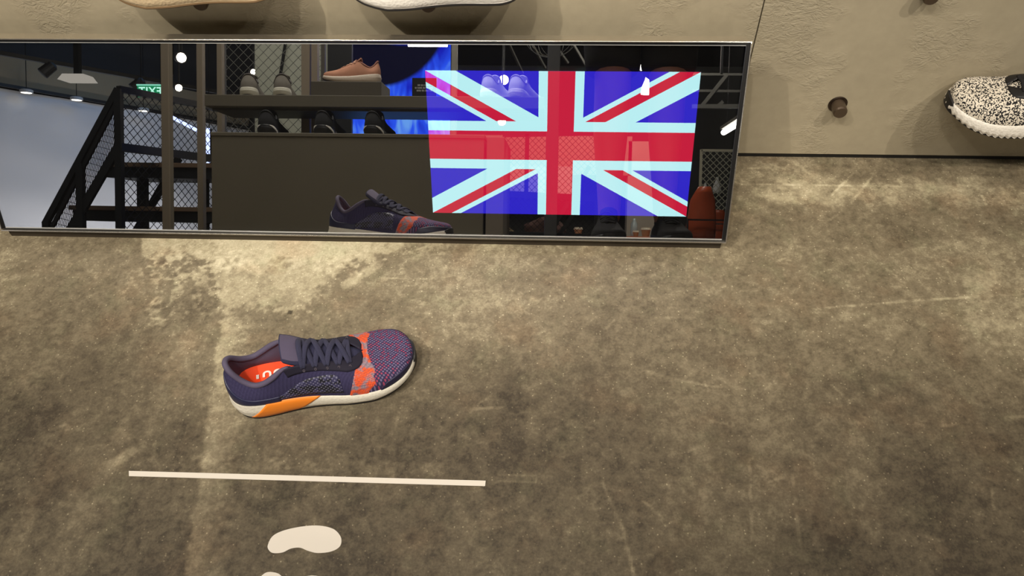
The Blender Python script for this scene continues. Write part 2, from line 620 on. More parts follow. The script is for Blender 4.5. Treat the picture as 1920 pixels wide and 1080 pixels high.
def make_clear_mat():
    m = bpy.data.materials.new('glass_rear_face')
    m.use_nodes = True
    nt = m.node_tree
    nt.nodes.clear()
    out = nt.nodes.new('ShaderNodeOutputMaterial')
    tr = nt.nodes.new('ShaderNodeBsdfTransparent')
    nt.links.new(tr.outputs[0], out.inputs[0])
    return m


HOUSE = mat('black_gloss_housing', (12, 12, 13), 0.35)
T = 0.0020
mpart('housing', mat('satin_steel_housing', (205, 198, 184), 0.42, 0.3), [((MX0 + T, MS0 + T, -0.045), (MX1 - T, MS1 - T, -0.012))], 0.001)
mpart('backing', HOUSE, [((MX0 + T, MS0 + T, -0.0118), (MX1 - T, MS1 - T, -0.0075))])
mpart('frame_rail', CHROME, [((MX0, MS1 - T, -0.045), (MX1, MS1, 0.0015))], 0.0005)
mpart('frame_rail', CHROME, [((MX0, MS0, -0.020), (MX1, MS0 + 0.0023, 0.0015))], 0.0005)
mpart('frame_stile', CHROME, [((MX0, MS0 + 0.0028, -0.045), (MX0 + T, MS1 - T, 0.0015))], 0.0004)
mpart('frame_stile', CHROME, [((MX1 - T, MS0 + 0.0028, -0.045), (MX1, MS1 - T, 0.0015))], 0.0004)
GX0, GX1, GS0, GS1 = MX0 + 0.010, MX1 - 0.0085, MS0 + 0.0076, MS1 - 0.0065
mpart('black_border', HOUSE, [((MX0 + T, GS1, -0.0074), (MX1 - T, MS1 - T, -0.002))])
mpart('black_border', HOUSE, [((MX0 + T, MS0 + 0.0028, -0.0074), (MX1 - T, GS0, -0.003))])
mpart('black_border', HOUSE, [((MX0 + T, GS0, -0.0074), (GX0, GS1, -0.002))])
mpart('black_border', HOUSE, [((GX1, GS0, -0.0074), (MX1 - T, GS1, -0.002))])
b = MB()
b.box((GX0, GS0, -0.0042), (GX1, GS1, 0.0))
b.mi = [1, 0, 1, 1, 1, 1]
gl = b.build('mirror_glass', [make_mirror_mat(), make_clear_mat()], mirror)
gl.matrix_local = MM
BEV = mat('glass_bevel_edge', (196, 196, 192), 0.3, 0.4)
mpart('glass_bevel', BEV, [((GX0, GS1, -0.002), (GX1, GS1 + 0.0006, 0.0003))])
mpart('glass_bevel', BEV, [((GX0, GS0 - 0.0017, -0.003), (GX1, GS0, 0.0003))])
mpart('glass_bevel', mat('glass_bevel_side', (70, 72, 76), 0.3, 0.6), [((GX1, GS0, -0.002), (GX1 + 0.0006, GS1, 0.0003))])
mpart('glass_bevel', MATS['glass_bevel_side'], [((GX0 - 0.0006, GS0, -0.002), (GX0, GS1, 0.0003))])
# plinth that carries the mirror and the wedge bracket behind it
b = MB()
b.box((MX0 + 0.004, 0.0175, 0.0), (MX1 - 0.006, 0.060, 0.0225))
b.build('plinth', mat('dark_bronze_plinth', (58, 50, 40), 0.5, 0.2), mirror)
for sx in (MX0 + 0.2, -0.36, MX1 - 0.2):
    b = MB()
    b.add([(sx - .01, .045, .0), (sx - .01, .17, .0), (sx - .01, .185, .30), (sx + .01, .045, .0), (sx + .01, .17, .0), (sx + .01, .185, .30)],
          [(0, 1, 2), (3, 5, 4), (0, 3, 4, 1), (1, 4, 5, 2), (2, 5, 3, 0)])
    b.build('bracket', DARKMET, mirror)

# screen with the flag, lying behind the glass
FX0, FX1, FS0, FS1 = -0.2125, 0.2225, 0.0696, 0.3135


def emis(name, rgb, k):
    m = bpy.data.materials.new(name)
    m.use_nodes = True
    nt = m.node_tree
    nt.nodes.clear()
    out = nt.nodes.new('ShaderNodeOutputMaterial')
    e = nt.nodes.new('ShaderNodeEmission')
    e.inputs[0].default_value = (*s2l(rgb), 1)
    e.inputs[1].default_value = k
    nt.links.new(e.outputs[0], out.inputs[0])
    return m


def clip(poly, a, b2, c):
    """keep a*x+b*y+c>=0"""
    out = []
    for i in range(len(poly)):
        p, q = poly[i], poly[(i + 1) % len(poly)]
        dp, dq = a * p[0] + b2 * p[1] + c, a * q[0] + b2 * q[1] + c
        if dp >= 0:
            out.append(p)
        if (dp >= 0) != (dq >= 0):
            t = dp / (dp - dq)
            out.append((p[0] + t * (q[0] - p[0]), p[1] + t * (q[1] - p[1])))
    return out


def build_screen():
    K = 1 / 0.42
    mats = [emis('screen_blue', (46, 36, 196), K), emis('screen_white', (184, 237, 241), K), emis('screen_red', (196, 24, 58), K)]
    b = MB()
    rect = lambda x0, y0, x1, y1: [(x0, y0), (x1, y0), (x1, y1), (x0, y1)]
    lay = [(0, rect(0, 0, 60, 30))]
    L = math.hypot(60, 30)
    for sgn in (1, -1):  # diagonals through the centre: direction (2, sgn)
        nx, ny = -sgn * 30 / L, 60 / L
        P = rect(0, 0, 60, 30)
        c0 = -(nx * 30 + ny * 15)
        lay.append((1, clip(clip(P, nx, ny, c0 + 3), -nx, -ny, -c0 + 3)))
    for qx, qy in ((0, 0), (1, 0), (0, 1), (1, 1)):
        P = rect(30 * qx, 15 * qy, 30 * qx + 30, 15 * qy + 15)
        sgn = 1 if qx == qy else -1
        nx, ny = -sgn * 30 / L, 60 / L
        c0 = -(nx * 30 + ny * 15)
        # counterchanged: below the line on the hoist half, above it on the fly half
        if qx == 0:
            lay.append((2, clip(clip(P, nx, ny, c0 + 2), -nx, -ny, -c0)))
        else:
            lay.append((2, clip(clip(P, nx, ny, c0), -nx, -ny, -c0 + 2)))
    lay += [(1, rect(25, 0, 35, 30)), (1, rect(0, 10, 60, 20)), (2, rect(27, 0, 33, 30)), (2, rect(0, 12, 60, 18))]
    for i, (m, P) in enumerate(lay):
        b.m = m
        z = -0.0064 + 0.00012 * (0 if i == 0 else 1 if i < 3 else 2 if i < 7 else 3 if i < 9 else 4)
        b.add([(FX0 + x / 60 * (FX1 - FX0), FS0 + y / 30 * (FS1 - FS0), z) for x, y in P], [tuple(range(len(P)))])
    scr = mpart('screen', HOUSE, [((FX0 - 0.01, FS0 - 0.008, -0.0074), (FX1 + 0.01, FS1 + 0.008, -0.0066))])
    pic = b.build('flag_picture', mats, scr)
    pic['label'] = 'glowing union flag shown on the screen'


build_screen()

# ------------------------------------------------------------------ floor stickers and wall pegs
b = MB()
b.add([(-0.6125, 0.4890, 0.0006), (-0.6095, 0.4810, 0.0006), (-0.0920, 0.4840, 0.0006), (-0.0918, 0.4922, 0.0006),
       (-0.6125, 0.4890, 0.0), (-0.6095, 0.4810, 0.0), (-0.0920, 0.4840, 0.0), (-0.0918, 0.4922, 0.0)],
      [(0, 1, 2, 3), (0, 4, 5, 1), (1, 5, 6, 2), (2, 6, 7, 3), (3, 7, 4, 0)])
tag(b.build('floor_tape', WHITEVINYL), 'long straight white tape line stuck on the cement floor', 'tape')


def catmull(P, n, closed=True):
    P = [np.array(p, float) for p in P]
    N = len(P)
    out = []
    for i in range(N if closed else N - 1):
        p0, p1, p2, p3 = (P[(i - 1) % N], P[i], P[(i + 1) % N], P[(i + 2) % N]) if closed else (P[max(i - 1, 0)], P[i], P[i + 1], P[min(i + 2, N - 1)])
        for k in range(n):
            t = k / n
            out.append(0.5 * ((2 * p1) + (-p0 + p2) * t + (2 * p0 - 5 * p1 + 4 * p2 - p3) * t * t + (-p0 + 3 * p1 - 3 * p2 + p3) * t ** 3))
    if not closed:
        out.append(P[-1])
    return out


def sticker(name, pts, label):
    O = catmull(pts, 6)
    n = len(O)
    b = MB()
    b.add([(p[0], p[1], 0.0006) for p in O] + [(p[0], p[1], 0.0) for p in O], [tuple(range(n - 1, -1, -1))] + [(i, (i + 1) % n, n + (i + 1) % n, n + i) for i in range(n)])
    tag(b.build(name, WHITEVINYL), label, 'sticker', 'footprint stickers behind the tape line')


FOOT = [(-0.3820, 0.388), (-0.378, 0.4008), (-0.3629, 0.4096), (-0.3381, 0.4159), (-0.3161, 0.4175), (-0.2967, 0.4136), (-0.2853, 0.4043), (-0.282, 0.3947),
        (-0.2851, 0.3872), (-0.2957, 0.3817), (-0.3121, 0.3796), (-0.325, 0.382), (-0.3376, 0.3859), (-0.3497, 0.384), (-0.3595, 0.3785), (-0.3724, 0.3773), (-0.3795, 0.3815)]
sticker('footprint_sticker', FOOT, 'white kidney-shaped footprint sticker just below the tape line')
sticker('footprint_sticker', [(x, 0.7288 - y) for x, y in FOOT], 'white footprint sticker cut off by the bottom edge of the picture')


def peg(x, z, length, label):
    t = empty('display_peg', (x, WALL_Y, z))
    tag(t, label, 'peg', 'display pegs on the wall')
    M = Matrix.Rotation(PI / 2, 4, 'X')  # z -> -y
    b = MB()
    b.lathe([(0.0118, 0.0), (0.0122, 0.002), (0.0122, length - 0.003), (0.0105, length)], 28, M)
    b.build('shaft', mat('bronze_peg', (88, 74, 60), 0.38, 0.55, vary=0.1), t, smooth=False)
    b = MB()
    b.lathe([(0.0165, 0.0), (0.0168, 0.0012), (0.0152, 0.0024), (0.0125, 0.0024)], 28, M)
    b.build('washer', mat('dark_bronze_washer', (70, 58, 48), 0.3, 0.8), t, smooth=False)
    return t


peg(0.5005, 0.129, 0.026, 'short empty bronze peg on the wall right of the mirror')
peg(0.575, 0.353, 0.026, 'bronze peg cut off by the top edge, above the empty peg')
peg(-0.566, 0.3695, 0.072, 'bronze peg below the tan shoe')
peg(-0.205, 0.3670, 0.072, 'bronze peg below the white-soled shoe')
peg(0.775, 0.129, 0.076, 'bronze peg below the black and white knit shoe')

# ------------------------------------------------------------------ sneakers
def knit_mat(name, base, dot1, dot2, toe_only=True, scale=245, band=None):
    g = NB(name)
    v = g.tc.outputs['Object']
    x = g.xyz(v)
    wv = g.rotvec(g.scalevec(v, (1.0, 1.2, 1.0)), (0, 0, PI / 4))
    d = g.vor(wv, scale, 0.12, dims='2D')
    cid = g.vor(wv, scale, 0.12, 'Color', dims='2D')
    dots = g.math('SUBTRACT', 1.0, g.step(d, 0.24, 0.42))
    pick = g.step(g.math('ADD', g.xyz(cid)[0], g.math('MULTIPLY', g.noise(v, 28, 2), 0.9)), 0.98, 1.18)
    dc = g.mix(pick, dot1, dot2)
    if toe_only:
        dots = g.math('MULTIPLY', dots, g.step(x[0], 0.19, 0.205))
    fine = g.noise(g.scalevec(v, (1, 2.2, 2.2)), 900, 2)
    b0 = g.mix(fine, tuple(c * 0.65 for c in base), tuple(min(1, c * 1.45) for c in base))
    c = g.mix(g.math('MULTIPLY', dots, 0.55), b0, dc)
    g.set(g.b.inputs['Base Color'], c)
    g.b.inputs['Roughness'].default_value = 0.85
    g.b.inputs['Specular IOR Level'].default_value = 0.2
    g.bump(g.math('ADD', g.math('MULTIPLY', d, 1.6), g.math('MULTIPLY', fine, 0.5)), 0.55, 0.0012)
    return g.m


def band_mat():
    g = NB('orange_knit_band')
    v = g.tc.outputs['Object']
    n = g.noise(g.scalevec(v, (1, 1, 1)), 62, 2, 0.5)
    st = g.vor(g.scalevec(v, (1.0, 1.3, 1.3)), 420, 0.25)
    c = g.mix(g.step(g.math('ADD', n, g.math('MULTIPLY', st, 0.12)), 0.50, 0.62), s2l((246, 92, 34)), s2l((150, 138, 150)))
    c = g.mix(g.step(st, 0.35, 0.6), c, g.mix(0.55, c, s2l((90, 50, 60))))
    g.set(g.b.inputs['Base Color'], c)
    g.b.inputs['Roughness'].default_value = 0.8
    g.bump(st, 0.5, 0.001)
    return g.m


def dotpanel_mat():
    g = NB('dotted_side_mesh')
    v = g.tc.outputs['Object']
    wv = g.rotvec(g.rotvec(v, (PI / 2, 0, 0)), (0, 0, PI / 4))
    d = g.vor(wv, 225, 0.10, dims='2D')
    dots = g.math('SUBTRACT', 1.0, g.step(d, 0.20, 0.34))
    blot = g.step(g.noise(g.scalevec(v, (1, 1, 1.4)), 75, 2, 0.5, 0.4), 0.47, 0.53)
    base = g.mix(blot, s2l((16, 17, 30)), s2l((52, 50, 84)))
    c = g.mix(g.math('MULTIPLY', dots, 0.42), base, s2l((150, 148, 172)))
    g.set(g.b.inputs['Base Color'], c)
    g.b.inputs['Roughness'].default_value = 0.6
    g.bump(d, 0.6, 0.0012)
    return g.m


def foam_mat(name, rgb, k=0.5):
    g = NB(name)
    v = g.tc.outputs['Object']
    d = g.vor(v, 260, 1.0)
    c = s2l(rgb)
    g.set(g.b.inputs['Base Color'], g.mix(g.step(d, 0.1, 0.7), tuple(q * 0.92 for q in c), c))
    g.b.inputs['Roughness'].default_value = 0.5
    g.bump(d, k, 0.0012)
    return g.m


def speckle_mat():
    g = NB('black_white_knit')
    v = g.tc.outputs['Object']
    n = g.noise(g.scalevec(v, (1.3, 1, 1)), 340, 1, 0.4, 0.5)
    x = g.xyz(v)
    bias = g.math('MULTIPLY', g.math('SUBTRACT', x[0], 0.2), 0.5)
    c = g.mix(g.step(g.math('ADD', n, bias), 0.475, 0.525), s2l((20, 18, 20)), s2l((226, 216, 198)))
    g.set(g.b.inputs['Base Color'], c)
    g.b.inputs['Roughness'].default_value = 0.85
    g.bump(n, 0.6, 0.0012)
    return g.m


# lateral half of the last: floor outline B (s, half width), top line T (s, half width, z), c1, c2 drop
KEYS = [
    ((1.000, 0.0000), (0.900, 0.0000, 0.0530), 0.85, 0.00, 0.84),
    ((0.978, 0.0230), (0.880, 0.0000, 0.0545), 0.85, 0.00, 0.84),
    ((0.925, 0.0390), (0.850, 0.0000, 0.0565), 0.83, 0.00, 0.82),
    ((0.845, 0.0485), (0.800, 0.0000, 0.0600), 0.76, 0.00, 0.78),
    ((0.760, 0.0515), (0.740, 0.0000, 0.0655), 0.66, 0.02, 0.74),
    ((0.680, 0.0500), (0.672, 0.0135, 0.0720), 0.60, 0.06, 0.66),
    ((0.600, 0.0465), (0.590, 0.0175, 0.0800), 0.56, 0.12, 0.60),
    ((0.520, 0.0420), (0.505, 0.0205, 0.0885), 0.52, 0.18, 0.55),
    ((0.440, 0.0385), (0.420, 0.0235, 0.0960), 0.48, 0.25, 0.55),
    ((0.370, 0.0370), (0.335, 0.0268, 0.0985), 0.45, 0.30, 0.55),
    ((0.290, 0.0370), (0.270, 0.0310, 0.0885), 0.45, 0.40, 0.55),
    ((0.210, 0.0380), (0.212, 0.0312, 0.0785), 0.45, 0.45, 0.60),
    ((0.130, 0.0375), (0.155, 0.0275, 0.0740), 0.45, 0.45, 0.70),
    ((0.062, 0.0330), (0.100, 0.0205, 0.0830), 0.45, 0.45, 0.75),
    ((0.018, 0.0210), (0.058, 0.0125, 0.1000), 0.45, 0.50, 0.80),
    ((0.000, 0.0000), (0.042, 0.0000, 0.1070), 0.45, 0.50, 0.80)]
NK = 30
MEDIAL = [1.0, 1.06, 1.03, 0.98, 0.94, 0.92, 0.90, 0.84, 0.82, 0.84, 0.90, 0.94, 0.96, 0.97, 1.0, 1.0]


class Last:
    def __init__(self, L, flip, hscale=1.0, wide=1.0):
        self.L, self.flip, self.hs = L, flip, hscale
        rows = []
        for k in range(NK):
            j = k if k <= 15 else NK - k
            (bs, bw), (ts, tw, tz), c1, c2, c3 = KEYS[j]
            sg = -1 if k <= 15 else MEDIAL[j]
            sg2 = -1 if k <= 15 else 0.97
            cv = 0.004 * max(0, bs - 0.6) / 0.4
            wf = 1 + (wide - 1) * float(np.interp(ts, [0, .12, .3], [1, 0.7, 0]))
            rows.append([bs * L, (bw * sg + cv), ts * L, tw * wf * sg2 + cv * 0.8, tz * hscale, c1, c2, c3])
        self.R = np.array(rows)

    def row(self, k):
        k = k % NK
        i = int(math.floor(k))
        t = k - i
        p0, p1, p2, p3 = (self.R[(i + d) % NK] for d in (-1, 0, 1, 2))
        return 0.5 * ((2 * p1) + (-p0 + p2) * t + (2 * p0 - 5 * p1 + 4 * p2 - p3) * t * t + (-p0 + 3 * p1 - 3 * p2 + p3) * t ** 3)

    def zb(self, s):
        return float(np.interp(s, [0, .05, .12, .6, .75, .88, .96, 1], [.009, .003, 0, 0, .001, .008, .016, .020]))

    def zm(self, s):
        return float(np.interp(s, [0, .1, .3, .5, .65, .8, .92, 1], [.046, .043, .038, .032, .029, .029, .034, .039]))

    def out(self, k):
        a, b = self.row(k - 0.12), self.row(k + 0.12)
        tx, ty = b[0] - a[0], b[1] - a[1]
        n = math.hypot(tx, ty) or 1
        return np.array([-ty / n, tx / n])

    def U(self, k, u, off=0.0):
        def raw(k, u):
            r = self.row(k)
            s = r[0] / self.L
            o = self.out(k)
            zB = self.zm(s) - 0.003
            B = np.array([r[0] - o[0] * -0.0, r[1], zB])
            B[:2] += o * 0.0012
            T = np.array([r[2], r[3], r[4]])
            h = T[2] - zB
            C1 = B + np.array([0, 0, r[5] * h])
            C1[:2] += o * 0.001
            C2 = T.copy()
            C2[:2] += r[7] * (B[:2] - T[:2])
            C2[2] -= r[6] * h
            if u > 1:
                return T
            v = 1 - u
            return v ** 3 * B + 3 * v * v * u * C1 + 3 * v * u * u * C2 + u ** 3 * T
        p = raw(k, u)
        if off:
            e = 0.02
            du = raw(k, min(u + e, 1)) - raw(k, max(u - e, 0))
            dk = raw(k + 0.08, u) - raw(k - 0.08, u)
            n = np.cross(dk, du)
            ln = np.linalg.norm(n)
            n = n / ln if ln > 1e-12 else np.array([0, 0, 1.0])
            c = np.array([p[0], 0, 0.03])
            if n @ (p - c) < 0:
                n = -n
            p = p + n * off
        return self.fl(p)

    def fl(self, p):
        return (p[0], -p[1], p[2]) if self.flip else tuple(p)

    def M(self, k, v, off=0.0, teeth=0.0):
        r = self.row(k)
        s = r[0] / self.L
        o = self.out(k)
        z0, z1 = self.zb(s) + 0.004, self.zm(s)
        prof = np.interp(v, [0, .1, .3, .6, .85, 1.0], [0.0005, .0022, .0042, .0046, .0034, .0006])
        if s < 0.24:
            prof += 0.0009 * math.sin(v * 15) * (1 - s / 0.24) * (1 if 0.15 < v < 0.95 else 0)
        if teeth:
            prof += teeth * max(0, 1 - v * 1.6) * (0.5 + 0.5 * math.sin(k * 2 * PI * 2.2))
            z0 -= teeth * 0.4 * (0.5 + 0.5 * math.sin(k * 2 * PI * 2.2)) * (1 - v)
        p = np.array([r[0], r[1], z0 + (z1 - z0) * v])
        p[:2] += o * (prof + off)
        return self.fl(p)


def krange(a, b, step):
    n = max(2, int(round(abs(b - a) / step)) + 1)
    return [a + (b - a) * i / (n - 1) for i in range(n)]


def patch(last, ks, lo, hi, off, nu=8, surf='U'):
    """raised patch: lo(k), hi(k) bound u; edges drop to the base surface"""
    f = last.U if surf == 'U' else last.M
    G = []
    for i, k in enumerate([ks[0]] + list(ks) + [ks[-1]]):
        end = i == 0 or i == len(ks) + 1
        a, b = lo(k), hi(k)
        us = [a] + [a + (b - a) * j / nu for j in range(nu + 1)] + [b]
        G.append([f(k, u, -0.0003 if (end or j in (0, nu + 2)) else off) for j, u in enumerate(us)])
    m = MB()
    m.grid(G, flip=not last.flip)
    return m


def sneaker(name, label, loc, rz, P, L=0.285, flip=False, group=None, hs=1.0, fine=True, teeth=0.0, rx=0.0, wide=1.0):
    t = empty(name, loc, rz)
    if rx:
        t.rotation_euler = (rx, 0, rz)
    tag(t, label, 'shoe', group)
    la = Last(L, flip, hs, wide)
    st = 1 / 6 if fine else 1 / 4
    ks = krange(0, NK, st)[:-1]
    nu = 12 if fine else 8
    # upper
    m = MB()
    m.grid([[la.U(k, j / nu) for j in range(nu + 1)] for k in ks], closed_u=True, flip=not flip)
    m.build('upper', P['knit'], t, smooth=True)
    # midsole and outsole
    m = MB()
    vs = [0, .06, .18, .3, .42, .54, .66, .78, .9, 1.0]
    ks2 = krange(0, NK, 1 / 9)[:-1] if teeth else ks
    G = []
    for k in ks2:
        row = [la.M(k, v, 0, teeth) for v in vs]
        row.append(la.M(k, 1.0, -0.008))
        G.append(row)
    m.grid(G, closed_u=True, flip=not flip)
    nv = len(vs) + 1
    cap = [i * nv for i in range(len(ks2))]
    m.f.append(tuple(cap if flip else cap[::-1]))
    m.mi.append(0)
    m.build('midsole', P['mid'], t, smooth=True)
    m = MB()
    G = []
    for k in ks:
        r = la.row(k)
        s = r[0] / L
        o = la.out(k)
        z0 = la.zb(s)
        up = 0.0045 + 0.017 * float(sstep(np.array(s), 0.955, 1.0))
        oo = 0.0012 + 0.0040 * float(sstep(np.array(s), 0.955, 1.0))
        row = []
        for w, z in ((-0.003, up), (oo, up), (oo + .0003, 0.002), (0.0, 0.0), (-0.006, 0.0)):
            p = np.array([r[0], r[1], z0 + z])
            p[:2] += o * w
            row.append(la.fl(p))
        G.append(row)
    m.grid(G, closed_u=True, flip=flip)
    cap = [i * 5 + 4 for i in range(len(ks))]
    m.f.append(tuple(cap if not flip else cap[::-1]))
    m.mi.append(0)
    m.build('outsole', P['out'], t, smooth=False)
    # inside: lining, insole, padded collar
    m = MB()
    G = []
    for k in krange(8.6, 21.4, st):
        r = la.row(k)
        s = r[0] / L
        T = np.array([r[2], r[3], r[4]])
        E = np.array([r[0] * 0.96 + 0.012, r[1] * 0.80, 0.044 - 0.012 * s])
        row = []
        for j in range(7):
            q = j / 6
            p = T * (1 - q) + E * q
            p[1] *= 1 - 0.10 * math.sin(q * PI) - (0.10 if j == 0 else 0.06 * (1 - q))
            if j == 0:
                p[2] -= 0.001
            row.append(la.fl(p))
        G.append(row)
    m.grid(G, flip=flip)
    m.build('lining', P['lining'], t, smooth=True)
    m = MB()
    G = []
    for i in range(21):
        k = 15 - i * 0.5
        a, c = la.row(k), la.row(NK - k)
        row = []
        for j in range(9):
            q = j / 8
            x = a[0] * (1 - q) + c[0] * q
            y = (a[1] * (1 - q) + c[1] * q) * 0.82
            s = x / L
            row.append(la.fl(np.array([x * 0.96 + 0.012, y, 0.0445 - 0.012 * s + 0.004 * (2 * q - 1) ** 2])))
        G.append(row)
    m.grid(G, flip=not flip)
    ins = m.build('insole', P['insole'], t, smooth=True)
    if P.get('print'):
        m = MB()
        YO = 0.0165
        XO = 0.030
        def plate(pts):
            n = len(pts)
            m.add([la.fl(np.array([x - XO, y, 0.0448 - 0.012 * (x - XO - 0.012) / 0.96 / L + 0.0022])) for x, y in pts], [tuple(range(n)) if not flip else tuple(range(n))[::-1]])
        plate([(0.070, -0.0135 + YO), (0.074, -0.0135 + YO), (0.074, -0.006 + YO), (0.070, -0.006 + YO)])
        for cx in (0.086, 0.102):
            o1 = [(cx + 0.0065 * math.cos(a), -0.007 + YO + 0.0055 * math.sin(a)) for a in np.linspace(0, PI, 12)]
            o2 = [(cx + 0.003 * math.cos(a), -0.007 + YO + 0.0024 * math.sin(a)) for a in np.linspace(PI, 0, 12)]
            plate(o1 + o2)
            plate([(cx + 0.003, -0.0125 + YO), (cx + 0.0065, -0.0125 + YO), (cx + 0.0065, -0.007 + YO), (cx + 0.003, -0.007 + YO)])
            plate([(cx - 0.0065, -0.0125 + YO), (cx - 0.003, -0.0125 + YO), (cx - 0.003, -0.007 + YO), (cx - 0.0065, -0.007 + YO)])
        m.build('insole_print', P['print'], ins)
    m = MB()
    pts, ra = [], []
    kk = krange(8.7, 21.3, 1 / 5)
    for i, k in enumerate(kk):
        r = la.row(k)
        pts.append(la.fl(np.array([r[2], r[3] * 0.955, r[4] - 0.0012])))
        e = min(i, len(kk) - 1 - i)
        ra.append(0.0022 + 0.0022 * min(1, e / 6))
    m.sweep(pts, ra, ra, 8)
    m.build('collar', P['lining'], t, smooth=True)
    # tongue
    S = [.735, .67, .61, .55, .49, .43, .38, .335]
    Z = [.0620, .0725, .0805, .0885, .0960, .1045, .1140, .1225]
    Wd = [.006, .012, .0160, .0185, .0210, .0245, .0270, .0250]
    def tong(s, q, lift):
        w = float(np.interp(s, S[::-1], Wd[::-1]))
        z = float(np.interp(s, S[::-1], Z[::-1])) * hs
        y = w * q
        return la.fl(np.array([s * L - lift * 0.35, y + 0.002, z + lift - 0.42 * w * q * q]))
    def tsheet(s0, s1, qm, l0, l1, n=12):
        m = MB()
        ring = []
        for i in range(n + 1):
            s = s0 + (s1 - s0) * i / n
            top = [tong(s, qm * (2 * j / 8 - 1), l1) for j in range(9)]
            bot = [tong(s, qm * (2 * j / 8 - 1), l0) for j in range(8, -1, -1)]
            ring.append(top + bot)
        N = len(ring[0])
        m.add([p for r_ in ring for p in r_], [(i * N + j, (i + 1) * N + j, (i + 1) * N + (j + 1) % N, i * N + (j + 1) % N) for i in range(n) for j in range(N)])
        m.f += [tuple(range(N)), tuple(n * N + j for j in range(N - 1, -1, -1))]
        m.mi += [0, 0]
        return m
    tg = tsheet(0.73, 0.335, 1.0, -0.005, 0.0).build('tongue', P['tongue'], t, smooth=True)
    if P['tab']:
        tsheet(0.435, 0.342, 0.86, -0.001, 0.0012, 6).build('tongue_tab', P['tab'], tg, smooth=False)
    # overlays
    if P.get('band'):
        lo = lambda k: 0.02
        def bandp(sgn):
            G = []
            K = lambda a: a if sgn > 0 else NK - a
            for i in range(13):
                q = i / 12
                row = []
                for j in range(17):
                    u = 0.01 + 0.985 * j / 16
                    f0 = 4.35 - 0.75 * math.sin(u * 2.6) + 0.10 * math.sin(u * 17)
                    f1 = 5.75 - 1.15 * u
                    if u > 0.70:
                        w = (u - 0.70) / 0.30
                        f1 = 4.92 * (1 - w) + 4.15 * w
                        f0 = 3.66 * (1 - w) + 3.62 * w
                    off = -0.0003 if i in (0, 12) else 0.00045
                    row.append(la.U(K(f0 + (f1 - f0) * q), u, off))
                G.append(row)
            m = MB()
            m.grid(G, flip=(not flip) if sgn > 0 else flip)
            return m
        a, b_ = bandp(1), bandp(-1)
        a.add(b_.v, b_.f)
        a.build('knit_band', P['band'], t, smooth=True)
    if P.get('cage'):
        for sg in (1, -1):
            K = (lambda a: a) if sg > 0 else (lambda a: NK - a)
            kq = [K(a) for a in krange(4.12, 9.1, 1 / 6)]
            def low(k, sg=sg):
                a = k if sg > 0 else NK - k
                return float(np.interp(a, [4.12, 4.3, 4.6, 5.4, 6, 7, 8, 9.1], [0.90, 0.80, 0.73, 0.68, 0.72, 0.76, 0.77, 0.74]))
            pm = patch(la, kq if sg > 0 else kq[::-1], low, lambda k: 0.995, 0.0011, 5)
            pm.build('lace_cage', P['cage'], t, smooth=True)
    if P.get('side'):
        for sg in (1, -1):
            kq = krange(6.0, 10.6, 1 / 6)
            kq = kq if sg > 0 else [NK - a for a in kq][::-1]
            A = lambda k, sg=sg: k if sg > 0 else NK - k
            pm = patch(la, kq, lambda k: float(np.interp(A(k), [6.0, 10.6], [0.12, 0.06])), lambda k: float(np.interp(A(k), [6.0, 6.5, 8.0, 9.6, 10.6], [0.60, 0.64, 0.56, 0.34, 0.16])), 0.0006, 6)
            pm.build('side_panel', P['side'], t, smooth=True)
    if P.get('counter'):
        pm = patch(la, krange(10.3, 19.7, 1 / 6), lambda k: 0.0, lambda k: float(np.interp(abs(k - 15), [0, 1.2, 2.5, 4.7], [0.62, 0.52, 0.34, 0.22])), 0.0011, 7)
        pm.build('heel_counter', P['counter'], t, smooth=True)
    if P.get('guard'):
        pm = patch(la, krange(-3.6, 3.6, 1 / 6), lambda k: 0.0, lambda k: float(np.interp(abs(k), [0, 2.2, 3.1, 3.6], [0.20, 0.27, 0.20, 0.04])), 0.0009, 5)
        pm.build('toe_guard', P['guard'], t, smooth=True)
    if P.get('insert'):
        G = []
        for i in range(-1, 20):
            q = min(max(i / 18, 0), 1)
            row = []
            for j in range(-1, 9):
                v = 0.03 + 0.95 * min(max(j / 7, 0), 1)
                k0, k1 = 12.75 - 1.55 * v, 9.55 - 2.0 * v
                row.append(la.M(k0 + (k1 - k0) * q, v, 0.0007 if (0 <= i <= 18 and 0 <= j <= 7) else -0.0004))
            G.append(row)
        m = MB()
        m.grid(G, flip=flip)
        m.build('midsole_insert', P['insert'], t, smooth=True)
    if P.get('stripe'):
        for sg in (1, -1):
            kq = krange(6.0, 14.1, 1 / 4)
            kq = kq if sg > 0 else [NK - a for a in kq][::-1]
            A = lambda k, sg=sg: k if sg > 0 else NK - k
            pm = patch(la, kq, lambda k: float(np.interp(A(k), [6, 10, 13, 14.1], [0.05, 0.10, 0.55, 0.86])), lambda k: float(np.interp(A(k), [6, 10, 13, 14.1], [0.12, 0.32, 0.86, 0.93])), 0.0008, 3, 'M')
            pm.build('midsole_stripe', P['stripe'], t, smooth=True)
    # laces
    if P.get('lace'):
        ev = [5.15, 5.85, 6.55, 7.25, 7.95]
        pt = lambda i, sg, u=0.90: np.array(la.U(ev[i] if sg < 0 else NK - ev[i], u, 0.0015))
        def strap(a, b2, lift, wd=0.0042, th=0.0013):
            m = MB()
            pts, ups = [], []
            for i in range(13):
                q = i / 12
                p = a * (1 - q) + b2 * q
                s = p[0] / L
                zc = float(np.interp(s, S[::-1], Z[::-1])) * hs
                e = math.sin(q * PI) ** 0.6 if 0 < q < 1 else 0
                zt = max(p[2], zc - 0.30 * abs(p[1] - 0.002) ** 2 / 0.02 + 0.002) + lift
                p = np.array([p[0], p[1], p[2] * (1 - e) + zt * e])
                pts.append(tuple(p))
            m.sweep(pts, wd, th, 8, up=(0.35, 0, 1))
            return m
